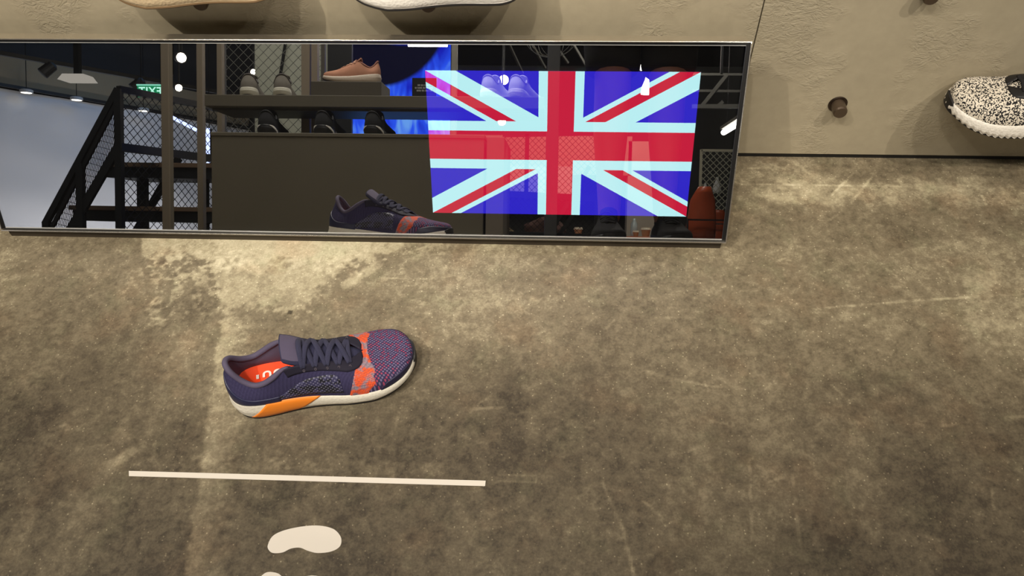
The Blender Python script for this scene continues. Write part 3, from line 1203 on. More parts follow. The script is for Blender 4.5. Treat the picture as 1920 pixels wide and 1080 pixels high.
        for i in range(4):
            strap(pt(i, -1), pt(i + 1, 1), 0.0022 if i % 2 else 0.0040).build('lace', P['lace'], t, smooth=True)
            strap(pt(i, 1), pt(i + 1, -1), 0.0040 if i % 2 else 0.0022).build('lace', P['lace'], t, smooth=True)
        strap(pt(0, -1), pt(0, 1), 0.0015).build('lace', P['lace'], t, smooth=True)
        strap(pt(4, -1), pt(4, 1), 0.0050).build('lace', P['lace'], t, smooth=True)
        if P.get('eyelet'):
            for i in range(5):
                for sg in (-1, 1):
                    p = np.array(la.U(ev[i] if sg < 0 else NK - ev[i], 0.82, 0.0014))
                    m = MB()
                    m.sweep([tuple(p + np.array([0.0016 * math.cos(a), 0.0008 * math.sin(a), 0.0014 * math.sin(a)])) for a in np.linspace(0, 2 * PI, 9)[:-1]], 0.0004, 0.0004, 4, closed=True)
                    m.build('eyelet', P['eyelet'], t)
    return t


NAVY = knit_mat('navy_dotted_knit', s2l((54, 50, 80)), s2l((146, 132, 168)), s2l((206, 84, 112)))
PAL = dict(
    knit=NAVY, mid=foam_mat('white_foam_midsole', (226, 220, 204), 0.25), out=mat('black_rubber', (22, 21, 22), 0.6),
    lining=mat('mauve_collar_fabric', (84, 76, 98), 0.8, bump=0.3, bscale=900), insole=mat('orange_insole', (255, 74, 24), 0.7, vary=0.06, vscale=60),
    tongue=mat('navy_tongue_knit', (44, 44, 72), 0.85, bump=0.5, bscale=900), tab=mat('mauve_tongue_tab', (88, 80, 104), 0.75),
    band=band_mat(), cage=mat('dark_cage_rubber', (33, 30, 44), 0.7, spec=0.25), side=dotpanel_mat(), counter=mat('navy_heel_shell', (32, 34, 66), 0.42, bump=0.15, bscale=300),
    guard=mat('navy_toe_film', (30, 28, 56), 0.5), insert=mat('amber_midsole_insert', (238, 134, 38), 0.4, vary=0.12, vscale=20),
    lace=mat('navy_laces', (52, 52, 78), 0.85, bump=0.8, bscale=1200), print=mat('white_insole_print', (245, 225, 215), 0.7), eyelet=mat('pewter_eyelet', (120, 112, 120), 0.4, 0.5))
sneaker('running_shoe', 'dark navy running shoe with an orange band standing alone on the cement floor', (-0.4820, 0.6085, 0.0), math.radians(16), PAL, L=0.276)
# ------------------------------------------------------------------ sneakers held on the wall pegs
def plain_pal(base, mid, out=(24, 23, 22), lin=None, lace=None, knit=None, name='plain', cage=None):
    lin = lin or base
    k = knit or mat(name + '_knit', base, 0.85, bump=0.6, bscale=700, vary=0.12, vscale=60)
    return dict(knit=k, mid=foam_mat(name + '_foam', mid, 0.5), out=mat(name + '_outsole', out, 0.6), lining=mat(name + '_lining', lin, 0.8),
                insole=mat(name + '_insole', lin, 0.8), tongue=k, tab=mat(name + '_tab', lin, 0.8), lace=mat(name + '_lace', lace or base, 0.85, bump=0.6, bscale=1000),
                cage=mat(name + '_cage', cage, 0.5) if cage else None)


TAN = plain_pal((176, 148, 112), (206, 184, 148), (120, 96, 66), name='tan')
WHT = plain_pal((188, 184, 176), (236, 231, 220), (34, 31, 29), name='white')
SPK = plain_pal((20, 18, 20), (236, 230, 218), (24, 22, 22), (22, 20, 22), (24, 22, 24), speckle_mat(), 'speckled', (18, 17, 18))
sneaker('running_shoe', 'tan shoe on the wall, cut off by the top edge, leftmost of the wall shoes', (-0.436, 1.126, 0.3840), PI + 0.04, TAN, L=0.265, flip=True, group='shoes on the wall pegs')
sneaker('running_shoe', 'thick white-soled shoe on the wall above the mirror', (-0.056, 1.125, 0.3810), PI + 0.03, WHT, L=0.275, flip=True, group='shoes on the wall pegs')
sneaker('running_shoe', 'black and white speckled knit shoe on the wall at the right edge', (0.9500, 1.104, 0.1415), PI - 0.10, SPK, L=0.285, flip=True, group='shoes on the wall pegs', teeth=0.0032, hs=1.05)

# ------------------------------------------------------------------ behind the camera, seen in the mirror: shoe display
def dup(root, loc, rz, label):
    r = root.copy()
    COL.objects.link(r)
    r.location = loc
    r.rotation_euler = (0, 0, rz)
    r['label'] = label
    for ch in list(root.children):
        c = ch.copy()
        COL.objects.link(c)
        c.parent = r
        for gch in ch.children:
            d = gch.copy()
            COL.objects.link(d)
            d.parent = c
    return r


BENCH = mat('bench_cement', (124, 118, 102), 0.65, vary=0.08, vscale=5, bump=0.2, bscale=40)
SHELF = mat('shelf_dark_cement', (104, 98, 84), 0.6, vary=0.06, vscale=8)
ct = empty('display_bench', (-0.86, -1.36, 0))
tag(ct, 'solid grey cement display bench under the three black shoes', 'bench')
b = MB()
b.box((-0.64, -0.20, 0.0), (0.55, 0.26, 0.440))
b.build('body', BENCH, ct, bevel=0.003)
b = MB()
b.box((-0.642, -0.202, 0.441), (0.552, 0.262, 0.4570))
b.build('top', BENCH, ct, bevel=0.002)
b = MB()
b.box((0.56, -0.20, 0.0), (0.636, 0.255, 0.4500))
b.build('end_panel', mat('bench_end', (138, 130, 116), 0.6), ct, bevel=0.002)

su = empty('shelf_unit', (-0.86, -1.6, 0))
tag(su, 'steel shelf rack with a thick grey board carrying trainers', 'shelf')
b = MB()
b.box((-0.735, 0.02, 0.592), (0.80, 0.35, 0.6440))
b.build('shelf_board', SHELF, su, bevel=0.002)
b = MB()
b.box((-0.72, 0.05, 0.582), (0.80, 0.30, 0.592))
b.build('shelf_rail', mat('shelf_rail_dark', (70, 66, 58), 0.5, 0.3), su)
for x, w in ((-0.909, .030), (-0.809, .026), (-0.378, .042), (-0.334, .030)):
    b = MB()
    b.box((x - w / 2, -0.02, 0.0), (x + w / 2, 0.015, 2.4))
    b.build('post', mat('warm_steel_post', (150, 138, 120), 0.45, 0.35), su, bevel=0.002)
b = MB()
b.box((-1.092, 0.0, 0.0), (-1.050, 0.042, 2.4))
tag(b.build('steel_post', MATS['warm_steel_post'], bevel=0.003, loc=(-0.86, -1.6, 0)), 'tall steel post standing alone beside the dark staircase', 'post')

BLK = plain_pal((24, 24, 26), (22, 22, 24), (22, 22, 22), (30, 30, 32), (26, 26, 28), name='black')
BLK['stripe'] = mat('white_stripe', (228, 224, 216), 0.5)
GRY = plain_pal((126, 120, 110), (212, 208, 190), (60, 58, 54), (84, 80, 76), (150, 146, 136), name='grey')
PNK = plain_pal((196, 138, 108), (222, 204, 184), (60, 50, 46), (150, 100, 84), (206, 156, 128), name='rose')
PWH = plain_pal((222, 224, 236), (236, 236, 240), (160, 160, 170), (190, 190, 205), (235, 235, 245), name='pure_white')
H = -PI / 2
k0 = sneaker('trainer', 'black trainer on the bench nearest the rack posts, first of the three', (-1.288, -1.17, 0.4575), H - 0.10, BLK, fine=False, wide=1.7, group='black trainers on the bench')
dup(k0, (-1.037, -1.17, 0.4575), H, 'black trainer in the middle of the three on the bench')
dup(k0, (-0.815, -1.17, 0.4575), H + 0.05, 'black trainer on the bench in front of the bright blue wall')
g0 = sneaker('trainer', 'grey trainer nearer the end of the shelf board, before the wire mesh', (-1.418, -1.31, 0.6445), H - 0.22, GRY, fine=False, wide=1.7, group='grey trainers on the shelf')
dup(g0, (-1.262, -1.31, 0.6445), H - 0.22, 'grey trainer beside the rose trainer on the shelf board')
w0 = sneaker('trainer', 'white trainer on the shelf nearer the black placard', (-0.322, -1.30, 0.6445), H + 0.28, PWH, fine=False, wide=1.7, group='white trainers on the shelf')
dup(w0, (-0.196, -1.30, 0.6445), H + 0.28, 'white trainer at the far end of the shelf board')
b = MB()
b.box((-0.16, -0.11, 0.0), (0.165, 0.08, 0.072))
tag(b.build('riser_block', mat('riser_dark', (84, 78, 66), 0.6), loc=(-0.965, -1.385, 0.6443), bevel=0.002), 'dark rectangular riser block under the rose trainer', 'block')
sneaker('trainer', 'rose-brown trainer seen side-on standing on the dark riser block', (-0.823, -1.385, 0.7166), PI, PNK, L=0.265, fine=False)
sg = empty('shelf_placard', (-0.603, -1.30, 0.6443))
tag(sg, 'small black placard with pale lettering standing on the shelf', 'sign')
b = MB()
b.box((-0.055, -0.004, 0.0), (0.055, 0.004, 0.088))
b.build('board', mat('placard_black', (14, 14, 16), 0.5), sg)
LET = mat('placard_letters', (190, 190, 188), 0.6)
r_ = random.Random(3)
for zl, xa, xb in ((0.052, -0.030, 0.024), (0.040, -0.042, 0.038), (0.028, -0.034, 0.033)):
    x = xa
    b = MB()
    while x < xb:
        w = r_.choice((0.0026, 0.0032, 0.0036))
        b.box((x, 0.0040, zl), (x + w, 0.0046, zl + 0.0065))
        if r_.random() < 0.8:
            b.box((x + w * .2, 0.0040, zl + 0.0065), (x + w * 0.8, 0.0046, zl + 0.0078))
        x += w + (0.0012 if r_.random() < 0.82 else 0.004)
    b.build('lettering', LET, sg)


def wire_mesh(name, m, o, ux, uz, w, h, pitch, r, parent=None, step_=None):
    """diagonal wires filling a parallelogram o + a*ux + b*uz"""
    o, ux, uz = Vector(o), Vector(ux), Vector(uz)
    b = MB()
    def seg(p, q):
        P, Q = o + ux * p[0] + uz * p[1], o + ux * q[0] + uz * q[1]
        b.bar(P, Q, r * 2)
    n = int((w + h) / pitch) + 1
    for i in range(1, n):
        d = i * pitch
        p = (min(d, w), max(0, d - w))
        q = (max(0, d - h), min(d, h))
        if (p[0] - q[0]) > 1e-4:
            seg(p, q)
            seg((w - p[0], p[1]), (w - q[0], q[1]))
    ob = b.build(name, m, parent)
    ob['kind'] = 'stuff'
    return ob


WIRE = mat('galvanised_wire', (128, 128, 122), 0.5, 0.6)
BWIRE = mat('black_wire', (30, 31, 34), 0.5, 0.4)
mp = empty('mesh_partition', (-1.51, -1.76, 0))
tag(mp, 'wire mesh partition standing behind the shelf rack', 'partition')
wire_mesh('wire_mesh', WIRE, (-0.20, 0, 0.0), (1, 0, 0), (0, 0, 1), 0.50, 2.3, 0.052, 0.0012, mp)
for p, q in (((-.21, 0, 0), (-.21, 0, 2.3)), ((.31, 0, 0), (.31, 0, 2.3)), ((-.21, 0, 2.3), (.31, 0, 2.3))):
    b = MB()
    b.bar(p, q, 0.02)
    b.build('frame', STEEL, mp)
pp = empty('pale_screen_panel', (-1.56, -2.4, 0))
tag(pp, 'pale greenish-grey upright panel behind the wire mesh', 'panel')
b = MB()
b.box((-0.24, -0.03, -0.75), (0.24, 0, 2.3))
b.build('sheet', mat('pale_grey_panel', (176, 178, 160), 0.7, vary=0.04), pp)
b = MB()
b.bar((-0.16, 0.01, 0.50), (-0.045, 0.01, 1.18), 0.014)
b.build('brace', DARKMET, pp)
b = MB()
b.box((-0.07, 0, -0.75), (0.07, 0.03, 2.3))
tag(b.build('black_column', mat('column_black', (22, 24, 26), 0.5), loc=(-1.255, -2.3, 0)), 'narrow black column beside the glowing blue wall', 'column', kind='thing')

# ------------------------------------------------------------------ glowing blue video wall
def led_mat():
    g = NB('blue_video_picture')
    v = g.xyz(g.tc.outputs['Object'])
    x, z = v[0], v[2]
    d1 = g.math('SQRT', g.math('ADD', g.math('POWER', g.math('DIVIDE', g.math('ADD', x, 0.10), 0.52), 2.0), g.math('POWER', g.math('DIVIDE', g.math('SUBTRACT', z, 1.55), 0.53), 2.0)))
    d2 = g.math('SQRT', g.math('ADD', g.math('POWER', g.math('DIVIDE', g.math('ADD', x, -0.10), 0.60), 2.0), g.math('POWER', g.math('DIVIDE', g.math('SUBTRACT', z, 1.95), 0.64), 2.0)))
    dark = g.math('MULTIPLY', g.math('SUBTRACT', 1.0, g.step(d1, 0.93, 1.0)), g.step(d2, 0.94, 1.0))
    st = g.noise(g.scalevec(g.tc.outputs['Object'], (7, 1, 2.0)), 1.6, 2, 0.5, 0.8)
    c = g.ramp(g.math('ADD', st, g.math('MULTIPLY', g.math('SUBTRACT', 1.2, z), 0.28)), [(0.35, s2l((20, 22, 190))), (0.6, s2l((44, 90, 255))), (0.78, s2l((110, 170, 255)))])
    c = g.mix(dark, c, (0.004, 0.004, 0.016))
    e = g.n('Emission')
    g.set(e.inputs[0], c)
    e.inputs[1].default_value = 1.35
    g.nt.links.new(e.outputs[0], g.out.inputs[0])
    return g.m


vw = empty('video_wall', (-1.16, -3.2, 0))
tag(vw, 'tall video wall glowing bright blue behind the shelf', 'screen')
b = MB()
b.box((-0.42, -0.08, -0.75), (0.43, -0.01, 2.0))
b.build('cabinet', HOUSE, vw)
b = MB()
b.box((-0.40, -0.01, -0.2), (0.42, 0.0, 1.95))
b.build('picture', led_mat(), vw)
lt = empty('tube_lamp', (-0.885, -3.12, 1.308))
tag(lt, 'short white tube lamp hanging before the blue video wall', 'lamp', 'tube lamps')
b = MB()
b.box((-0.135, -0.02, 0.012), (0.135, 0.02, 0.03))
b.build('housing', STEEL, lt)
b = MB()
b.sweep([(-0.133, 0, 0), (0.133, 0, 0)], 0.0145, 0.0145, 12)
b.build('tube', emis('tube_white', (255, 250, 240), 6.0), lt)
for sx in (-.1, .1):
    b = MB()
    b.bar((sx, 0, 0.03), (sx, 0, 1.7), 0.004)
    b.build('hanger', DARKMET, lt)
lt = empty('tube_lamp', (1.66, -5.1, 1.10))
tag(lt, 'white tube lamp running away from the viewer near the mesh door', 'lamp', 'tube lamps')
b = MB()
b.sweep([(0.0, -0.75, 0), (0.0, 0.25, 0)], 0.028, 0.028, 12)
b.build('tube', emis('tube_white_long', (255, 252, 245), 5.0), lt)
b = MB()
b.box((-.03, -.78, .03), (.03, .28, .06))
b.build('housing', STEEL, lt)
for sy in (-.6, .1):
    b = MB()
    b.bar((0, sy, 0.06), (0, sy, 1.9), 0.006)
    b.build('hanger', DARKMET, lt)
b = MB()
b.box((-0.017, -0.017, -0.75), (0.017, 0.017, 3.0))
tag(b.build('steel_post', STEEL, loc=(-0.622, -2.5, 0), bevel=0.002), 'bright steel post at the edge of the blue video wall', 'post')
b = MB()
b.box((-0.034, -0.03, -0.75), (0.034, 0.03, 3.0))
tag(b.build('steel_post', mat('slate_post', (66, 66, 66), 0.5, 0.3), loc=(-0.026, -2.0, 0), bevel=0.003), 'thick slate-grey post behind the middle of the flag', 'post')

# ------------------------------------------------------------------ staircase with mesh balustrade
stc = empty('staircase', (-2.75, -2.6, -0.75))
tag(stc, 'black steel staircase with brown treads and wire mesh balustrade', 'staircase')
Z0 = 0.75


def sbar(name, p, q, w, h=None, m=DARKMET):
    b = MB()
    off = Vector((2.75, 2.6, Z0))
    b.bar(Vector(p) + off, Vector(q) + off, w, h)
    return b.build(name, m, stc)


A = (-2.746, -2.6, 0.905)
sbar('post', (-2.746, -2.6, -0.75), A, 0.042)
sbar('post', (-3.0, -2.6, -0.75), (-3.0, -2.6, 0.44), 0.042)
sbar('post', (-3.225, -2.6, -0.75), (-3.225, -2.6, 0.07), 0.042)
sbar('handrail', (-3.235, -2.6, 0.055), A, 0.036)
sbar('handrail_lower', (-3.195, -2.6, 0.03), (-2.746, -2.6, 0.84), 0.022)
sbar('stringer', (-3.46, -2.6, -0.62), (-2.746, -2.6, 0.555), 0.03, 0.05)
sbar('stringer', (-3.46, -3.4, -0.62), (-2.746, -3.4, 0.555), 0.03, 0.05)
sbar('top_rail', A, (-2.30, -3.66, 0.905), 0.04)
sbar('mid_rail', (-2.746, -2.6, 0.545), (-2.30, -3.66, 0.545), 0.05)
sbar('post', (-2.30, -3.66, -0.75), (-2.30, -3.66, 0.905), 0.04)
sbar('post', (-3.0, -3.35, -0.75), (-3.0, -3.35, 0.45), 0.05)
sbar('post', (-2.52, -3.3, -0.75), (-2.52, -3.3, 0.45), 0.06)
sbar('post', (-2.80, -3.0, -0.75), (-2.80, -3.0, 0.42), 0.045)
TREAD = mat('brown_wood_tread', (104, 82, 62), 0.55, vary=0.15, vscale=10)
for i, (x0, x1, z) in enumerate(((-3.02, -2.05, 0.475), (-3.26, -2.05, 0.185), (-3.5, -2.4, -0.105), (-3.74, -2.6, -0.395))):
    b = MB()
    b.box((x0 + 2.75, -0.80, z - 0.03 + Z0), (x1 + 2.75, -0.28, z + Z0))
    tr = b.build('tread', TREAD, stc, bevel=0.003)
    b = MB()
    b.box((x0 + 2.77, -0.78, z - 0.10 + Z0), (x1 + 2.73, -0.30, z - 0.031 + Z0))
    b.build('tread_frame', DARKMET, tr)
ux = Vector((0.446, -1.06, 0)).normalized()
wire_mesh('wire_mesh', BWIRE, (0.0, 0.0, Z0 - 0.2), ux, (0, 0, 1), 1.15, 1.09, 0.058, 0.0016, stc)
d1 = Vector((-3.195 + 2.746, 0, 0.03 - 0.84))
wire_mesh('wire_mesh', BWIRE, (0.0, 0.0, Z0 + 0.52), d1 / d1.length, (0, 0, 1), d1.length, 0.34, 0.040, 0.0016, stc)
# ------------------------------------------------------------------ cloth hoarding, bulkhead and ceiling gear on the far side wall
P0_, P1_ = Vector((-6.9, -5.3, 0)), Vector((-4.55, -10.6, 0))
dv = (P1_ - P0_)
LEN = dv.length
dv.normalize()
nv = Vector((-dv.y, dv.x, 0))
if nv.y < 0:
    nv = -nv
b = MB()
G = []
for i in range(90):
    s = LEN * i / 89
    row = []
    for j in range(26):
        z = -0.74 + (1.615 + 0.74) * j / 25
        w = 0.03 * math.sin(s * 2.1 + 1.3 * math.sin(z * 1.1)) + 0.012 * math.sin(s * 5.3 + z * 1.7) + 0.018 * math.sin(z * 5 + 1.4 * math.sin(s * 1.6)) + 0.011 * math.sin(z * 11 + s * 2.2)
        p = P0_ + dv * s + nv * w
        row.append((p.x, p.y, z))
    G.append(row)
b.grid(G)
tag(b.build('hoarding_cloth', mat('white_cloth', (224, 226, 232), 0.9), smooth=True), 'wide white cloth hoarding stretched along the far wall', 'cloth')


def run(name, z0, z1, d0, d1, m, label, cat, kind=None):
    b = MB()
    a = P0_ - dv * 2
    e = P1_ + dv * 1.5
    q = [a + nv * d0, e + nv * d0, e + nv * d1, a + nv * d1]
    b.add([(p.x, p.y, z0) for p in q] + [(p.x, p.y, z1) for p in q], [(0, 1, 2, 3), (4, 5, 6, 7), (0, 1, 5, 4), (1, 2, 6, 5), (2, 3, 7, 6), (3, 0, 4, 7)])
    return tag(b.build(name, m), label, cat, kind=kind)


run('cloth_rail', 1.625, 1.66, 0.03, 0.08, DARKMET, 'thin black rail along the top of the white cloth', 'rail')
run('trim_1', 1.66, 2.02, -0.04, 0.04, mat('cream_bulkhead', (150, 136, 110), 0.8), 'cream bulkhead above the cloth hoarding', None, 'structure')
run('wall_left', -0.75, 3.1, -0.30, -0.12, mat('dark_wall', (44, 44, 46), 0.8), 'dark far side wall', None, 'structure')
ceil = one(lambda b: b.box((-8.5, -12.5, 3.1), (5.5, WALL_Y + 0.2, 3.2)), 'ceiling', mat('dark_ceiling', (40, 40, 42), 0.8))
tag(ceil, 'dark open ceiling', kind='structure')
tag(one(lambda b: b.box((-8.5, -12.5, -0.75), (5.5, -12.3, 3.1)), 'wall_front', mat('far_wall_grey', (72, 72, 70), 0.8)), 'far grey wall opposite the mirror', kind='structure')
tag(one(lambda b: b.box((5.4, -12.5, -0.75), (5.5, WALL_Y + 0.2, 3.1)), 'wall_right', MATS['dark_wall']), 'dark side wall', kind='structure')
# lighting track with heads
tk = empty('lighting_track', (-4.8, -5.7, 1.70))
tag(tk, 'black ceiling track with lamp heads above the cloth hoarding', 'track')
b = MB()
b.bar((-1.2, 1.5, 0), (0.9, -1.8, 0), 0.05, 0.04)
b.build('track_rail', DARKMET, tk)
for hx in (-1.0, 0.6):
    b = MB()
    b.bar((hx, 0.2 - hx * 1.35, 0.02), (hx, 0.2 - hx * 1.35, 1.4), 0.02)
    b.build('hanger', DARKMET, tk)
for q in (0.18, 0.42, 0.66):
    c = Vector((-1.2, 1.5, 0)).lerp(Vector((0.9, -1.8, 0)), q)
    M = Matrix.Translation(c + Vector((0, 0, -0.06))) @ Matrix.Rotation(0.7, 4, 'Y') @ Matrix.Rotation(0.4, 4, 'X')
    b = MB()
    b.lathe([(0.03, 0.06), (0.055, 0.04), (0.06, -0.09), (0.05, -0.095)], 16, M)
    b.build('lamp_head', mat('track_head', (50, 50, 52), 0.5), tk, smooth=False)
fb = empty('box_lamp', (-4.47, -5.0, 1.40))
tag(fb, 'pale box-shaped floodlight hanging below the ceiling track', 'lamp')
b = MB()
b.add([(-.135, -.10, 0), (.135, -.10, 0), (.135, .10, 0), (-.135, .10, 0), (-.10, -.08, .055), (.10, -.08, .055), (.10, .08, .055), (-.10, .08, .055)],
      [(3, 2, 1, 0), (4, 5, 6, 7), (0, 1, 5, 4), (1, 2, 6, 5), (2, 3, 7, 6), (3, 0, 4, 7)])
b.build('housing', emis('box_lamp_glow', (214, 206, 192), 0.8), fb)
b = MB()
b.bar((0, 0, .06), (0, 0, 0.36), 0.05)
b.build('yoke', DARKMET, fb)
b = MB()
b.bar((0, 0, .36), (0, 0, 1.70), 0.02)
b.build('hanger', DARKMET, fb)
ex = empty('exit_sign', (-4.035, -5.5, 1.40))
tag(ex, 'lit green exit sign hanging behind the staircase', 'sign')
b = MB()
b.box((-0.135, -0.02, -0.055), (0.135, 0.0, 0.055))
b.build('box', emis('exit_green', (30, 150, 96), 1.1), ex)
b = MB()
b.box((-0.14, -0.022, 0.055), (0.14, 0.004, 0.070))
b.build('cap', emis('exit_cap', (150, 235, 205), 1.2), ex)
fc = bpy.data.curves.new('exit_letters', 'FONT')
fc.body = 'EXIT'
fc.size = 0.105
fc.align_x = 'CENTER'
fc.align_y = 'CENTER'
fc.extrude = 0.001
fc.offset = 0.0022
fc.space_character = 1.1
fc.materials.append(emis('exit_white', (190, 255, 230), 1.6))
tmp = bpy.data.objects.new('lettering_curve', fc)
COL.objects.link(tmp)
bpy.context.view_layer.update()
lm = bpy.data.meshes.new_from_object(tmp.evaluated_get(bpy.context.evaluated_depsgraph_get()))
bpy.data.objects.remove(tmp)
fo = bpy.data.objects.new('lettering', lm)
COL.objects.link(fo)
fo.parent = ex
fo.location = (0, 0.003, 0)
fo.rotation_euler = (PI / 2, 0, PI)
for sx in (-.1, .1):
    b = MB()
    b.bar((sx, -.01, .07), (sx, -.01, 1.7), 0.006)
    b.build('hanger', DARKMET, ex)


def spot(loc, rad, k, label, aim=(0.62, 0.75, -0.2)):
    t = empty('spot_lamp', loc)
    tag(t, label, 'lamp', 'spot lamps over the shop floor')
    d = Vector(aim).normalized()
    M = Matrix.Identity(4) @ d.to_track_quat('Z', 'Y').to_matrix().to_4x4()
    b = MB()
    b.lathe([(rad * 0.7, -rad * 3.2), (rad * 1.3, -rad * 2.8), (rad * 1.5, 0), (rad * 1.35, 0.0)], 18, M)
    b.build('housing', MATS['track_head'], t)
    b = MB()
    b.lathe([(rad * 1.2, 0.0005), (rad * 1.0, 0.004), (rad * 0.4, 0.006)], 18, M)
    b.build('lens', emis('spot_lens', (255, 236, 208), k), t)
    b = MB()
    b.bar((0, 0, rad * 1.2), (0, 0, 3.1 - loc[2]), 0.012)
    b.build('hanger', DARKMET, t)


spot((-2.531, -3.0, 1.187), 0.026, 30, 'glaring spot lamp above the staircase balustrade, the higher one')
spot((-2.742, -3.4, 1.059), 0.020, 24, 'glaring spot lamp just over the top rail of the staircase')
spot((-2.039, -3.0, 1.095), 0.015, 24, 'small spot lamp shining through the wire mesh partition')
spot((-0.560, -6.0, 1.632), 0.040, 18, 'spot lamp over the white trainers, behind the flag', (0.1, 1, -0.1))
spot((-0.505, -5.0, 1.066), 0.030, 18, 'lower spot lamp behind the left arm of the flag', (0.1, 1, -0.1))
for i, (x, y, z) in enumerate(((-5.80, -7.15, 1.58), (-5.42, -8.0, 1.585), (-6.12, -6.7, 1.585))):
    t = empty('downlight', (x, y, z))
    tag(t, 'small round downlight glowing in front of the white cloth, ' + ('middle one', 'nearest the staircase', 'farthest from the staircase')[i], 'lamp', 'downlights before the cloth')
    b = MB()
    b.lathe([(0.07, 0), (0.07, 0.03), (0.05, 0.04)], 18)
    b.build('housing', mat('white_metal', (200, 200, 200), 0.5), t)
    b = MB()
    b.lathe([(0.055, -0.004), (0.055, -0.001)], 18)
    b.build('lens', emis('downlight_lens', (255, 246, 226), 5), t)
    b = MB()
    b.bar((0, 0, 0.04), (0, 0, 3.1 - z), 0.006)
    b.build('hanger', DARKMET, t)
# blue-white light strips beyond the staircase
for p, q, lab in (((-3.62, -5.0, 1.10), (-3.35, -5.35, 0.93), 'thin slanting white light strip behind the staircase'), ((-3.235, -5.0, 0.98), (-3.235, -5.0, 0.66), 'upright blue-white light strip beside the bench end')):
    t = empty('light_strip', p)
    tag(t, lab, 'lamp', 'light strips')
    b = MB()
    b.bar((0, 0, 0), Vector(q) - Vector(p), 0.026)
    b.build('diffuser', emis('strip_blue_white', (190, 205, 255), 3.0), t)
    b = MB()
    b.bar((0, -0.03, 0), Vector(q) - Vector(p) + Vector((0, -0.03, 0)), 0.034)
    b.build('channel', DARKMET, t)
    b = MB()
    b.bar((0, -0.03, 0), (0, -0.03, 3.1 - p[2]), 0.006)
    b.build('hanger', DARKMET, t)

# ------------------------------------------------------------------ cafe side
tag(one(lambda b: b.box((-1.9, -10.2, 0.95), (1.1, -9.6, 1.52)), 'trim_2', mat('cream_far_bulkhead', (190, 172, 150), 0.8)), 'cream far bulkhead over the cafe', kind='structure')
tag(one(lambda b: b.box((1.05, -9.9, -0.75), (1.75, -9.6, 1.45)), 'trim_3', mat('pale_far_pier', (206, 194, 176), 0.8)), 'pale far pier behind the standing person', kind='structure')
tr = empty('roof_truss', (1.45, -5.0, 1.2))
tag(tr, 'dull steel roof struts above the mesh door', 'truss')
for p, q, w in (((-.25, 0, 0.30), (1.2, 0, 0.30), .02), ((-.25, 0, 0.155), (1.2, 0, 0.15), .02), ((-.25, 0, 0.015), (1.2, 0, 0.035), .035), ((-.18, 0, 0.0), (0.045, 0, 0.295), .03), ((-.02, 0, 0.02), (0.02, 0, 0.06), .03)):
    b = MB()
    b.bar(p, q, w)
    b.build('strut', mat('strut_grey', (86, 86, 82), 0.6, 0.3), tr)
for hx in (0.0, 1.0):
    b = MB()
    b.bar((hx, 0, 0.30), (hx, 0, 1.9), .02)
    b.build('hanger', DARKMET, tr)
b = MB()
for i in range(6):
    b.bar((-0.55 + 0.22 * i, -5.2 - 0.1 * i, 1.98 - 0.02 * i), (-0.35 + 0.22 * i, -5.6, 1.62 + 0.05 * (i % 3)), 0.02)
tag(b.build('ceiling_duct_strut', MATS['strut_grey']), 'tangle of thin dark struts under the ceiling behind the flag', 'strut')
# wire lamp shade near the top of the mirror
ws = empty('wire_pendant', (-0.055, -3.0, 1.32))
tag(ws, 'wide pendant lamp of bent thin wires with a small warm bulb', 'lamp')
for i in range(12):
    a = 2 * PI * i / 12
    b = MB()
    b.sweep([(0.17 * math.sin(q) * math.cos(a), 0.17 * math.sin(q) * math.sin(a), -0.115 + 0.23 * (1 - math.cos(q)) * 0.55) for q in np.linspace(0.05, 2.2, 9)], 0.0018, 0.0018, 5)
    b.build('wire', WIRE, ws)
b = MB()
b.lathe([(0.004, -0.01), (0.012, 0.0), (0.014, 0.012), (0.006, 0.03)], 12)
b.build('bulb', emis('warm_bulb', (255, 214, 140), 8), ws)
b = MB()
b.bar((0, 0, 0.03), (0, 0, 1.75), 0.006)
b.build('cord', DARKMET, ws)
for x, z, sc_, lab in ((0.872, 1.74, 1.0, 'bell-shaped white pendant lamp, the upper one above the flag'), (0.90, 1.50, 1.2, 'bell-shaped white pendant lamp, the lower one behind the flag')):
    if z < 1.6:
        x, z = 0.825, 1.375
    t = empty('pendant_lamp', (x, -6.0 if z > 1.6 else -5.3, z))
    tag(t, lab, 'lamp', 'white pendant lamps')
    b = MB()
    b.lathe([(0.046 * sc_, 0), (0.040 * sc_, 0.05 * sc_), (0.016 * sc_, 0.11 * sc_), (0.004, 0.16 * sc_)], 18)
    b.build('shade', emis('pendant_glow', (255, 250, 240), 4.5), t)
    b = MB()
    b.bar((0, 0, 0.15 * sc_), (0, 0, 3.1 - z), 0.006)
    b.build('cord', WIRE, t)
# balustrade and mesh of the platform edge
gr = empty('guard_rail', (0, -3.6, -0.75))
tag(gr, 'black tubular guard rail with diagonal braces and wire mesh behind the flag', 'railing')
for p, q, w in (((-.40, 0, 1.09), (.31, 0, 1.065), .045), ((.31, 0, 0), (.31, 0, 1.08), .05), ((-.40, 0, 0), (-.40, 0, 1.09), .04), ((-.05, 0, .78), (.24, 0, 1.30), .03), ((-.40, 0, .80), (.31, 0, .79), .03), ((.02, 0, .78), (.20, 0, 1.06), .03), ((-.40, 0, 1.52), (.31, 0, 1.54), .03), ((-.22, 0, 1.08), (-.22, 0, 1.53), .03)):
    b = MB()
    b.bar(p, q, w)
    b.build('rail', DARKMET, gr)
wire_mesh('wire_mesh', BWIRE, (-.40, 0, .80), (1, 0, 0), (0, 0, 1), .71, .72, .045, .0016, gr)
b = MB()
b.box((-0.42, -0.02, 0.0), (0.20, 0.02, 0.30))
pg = b.build('white_board', mat('pale_far_board', (206, 196, 186), 0.8), loc=(-0.05, -5.6, 0.42))  # plain even pale colour
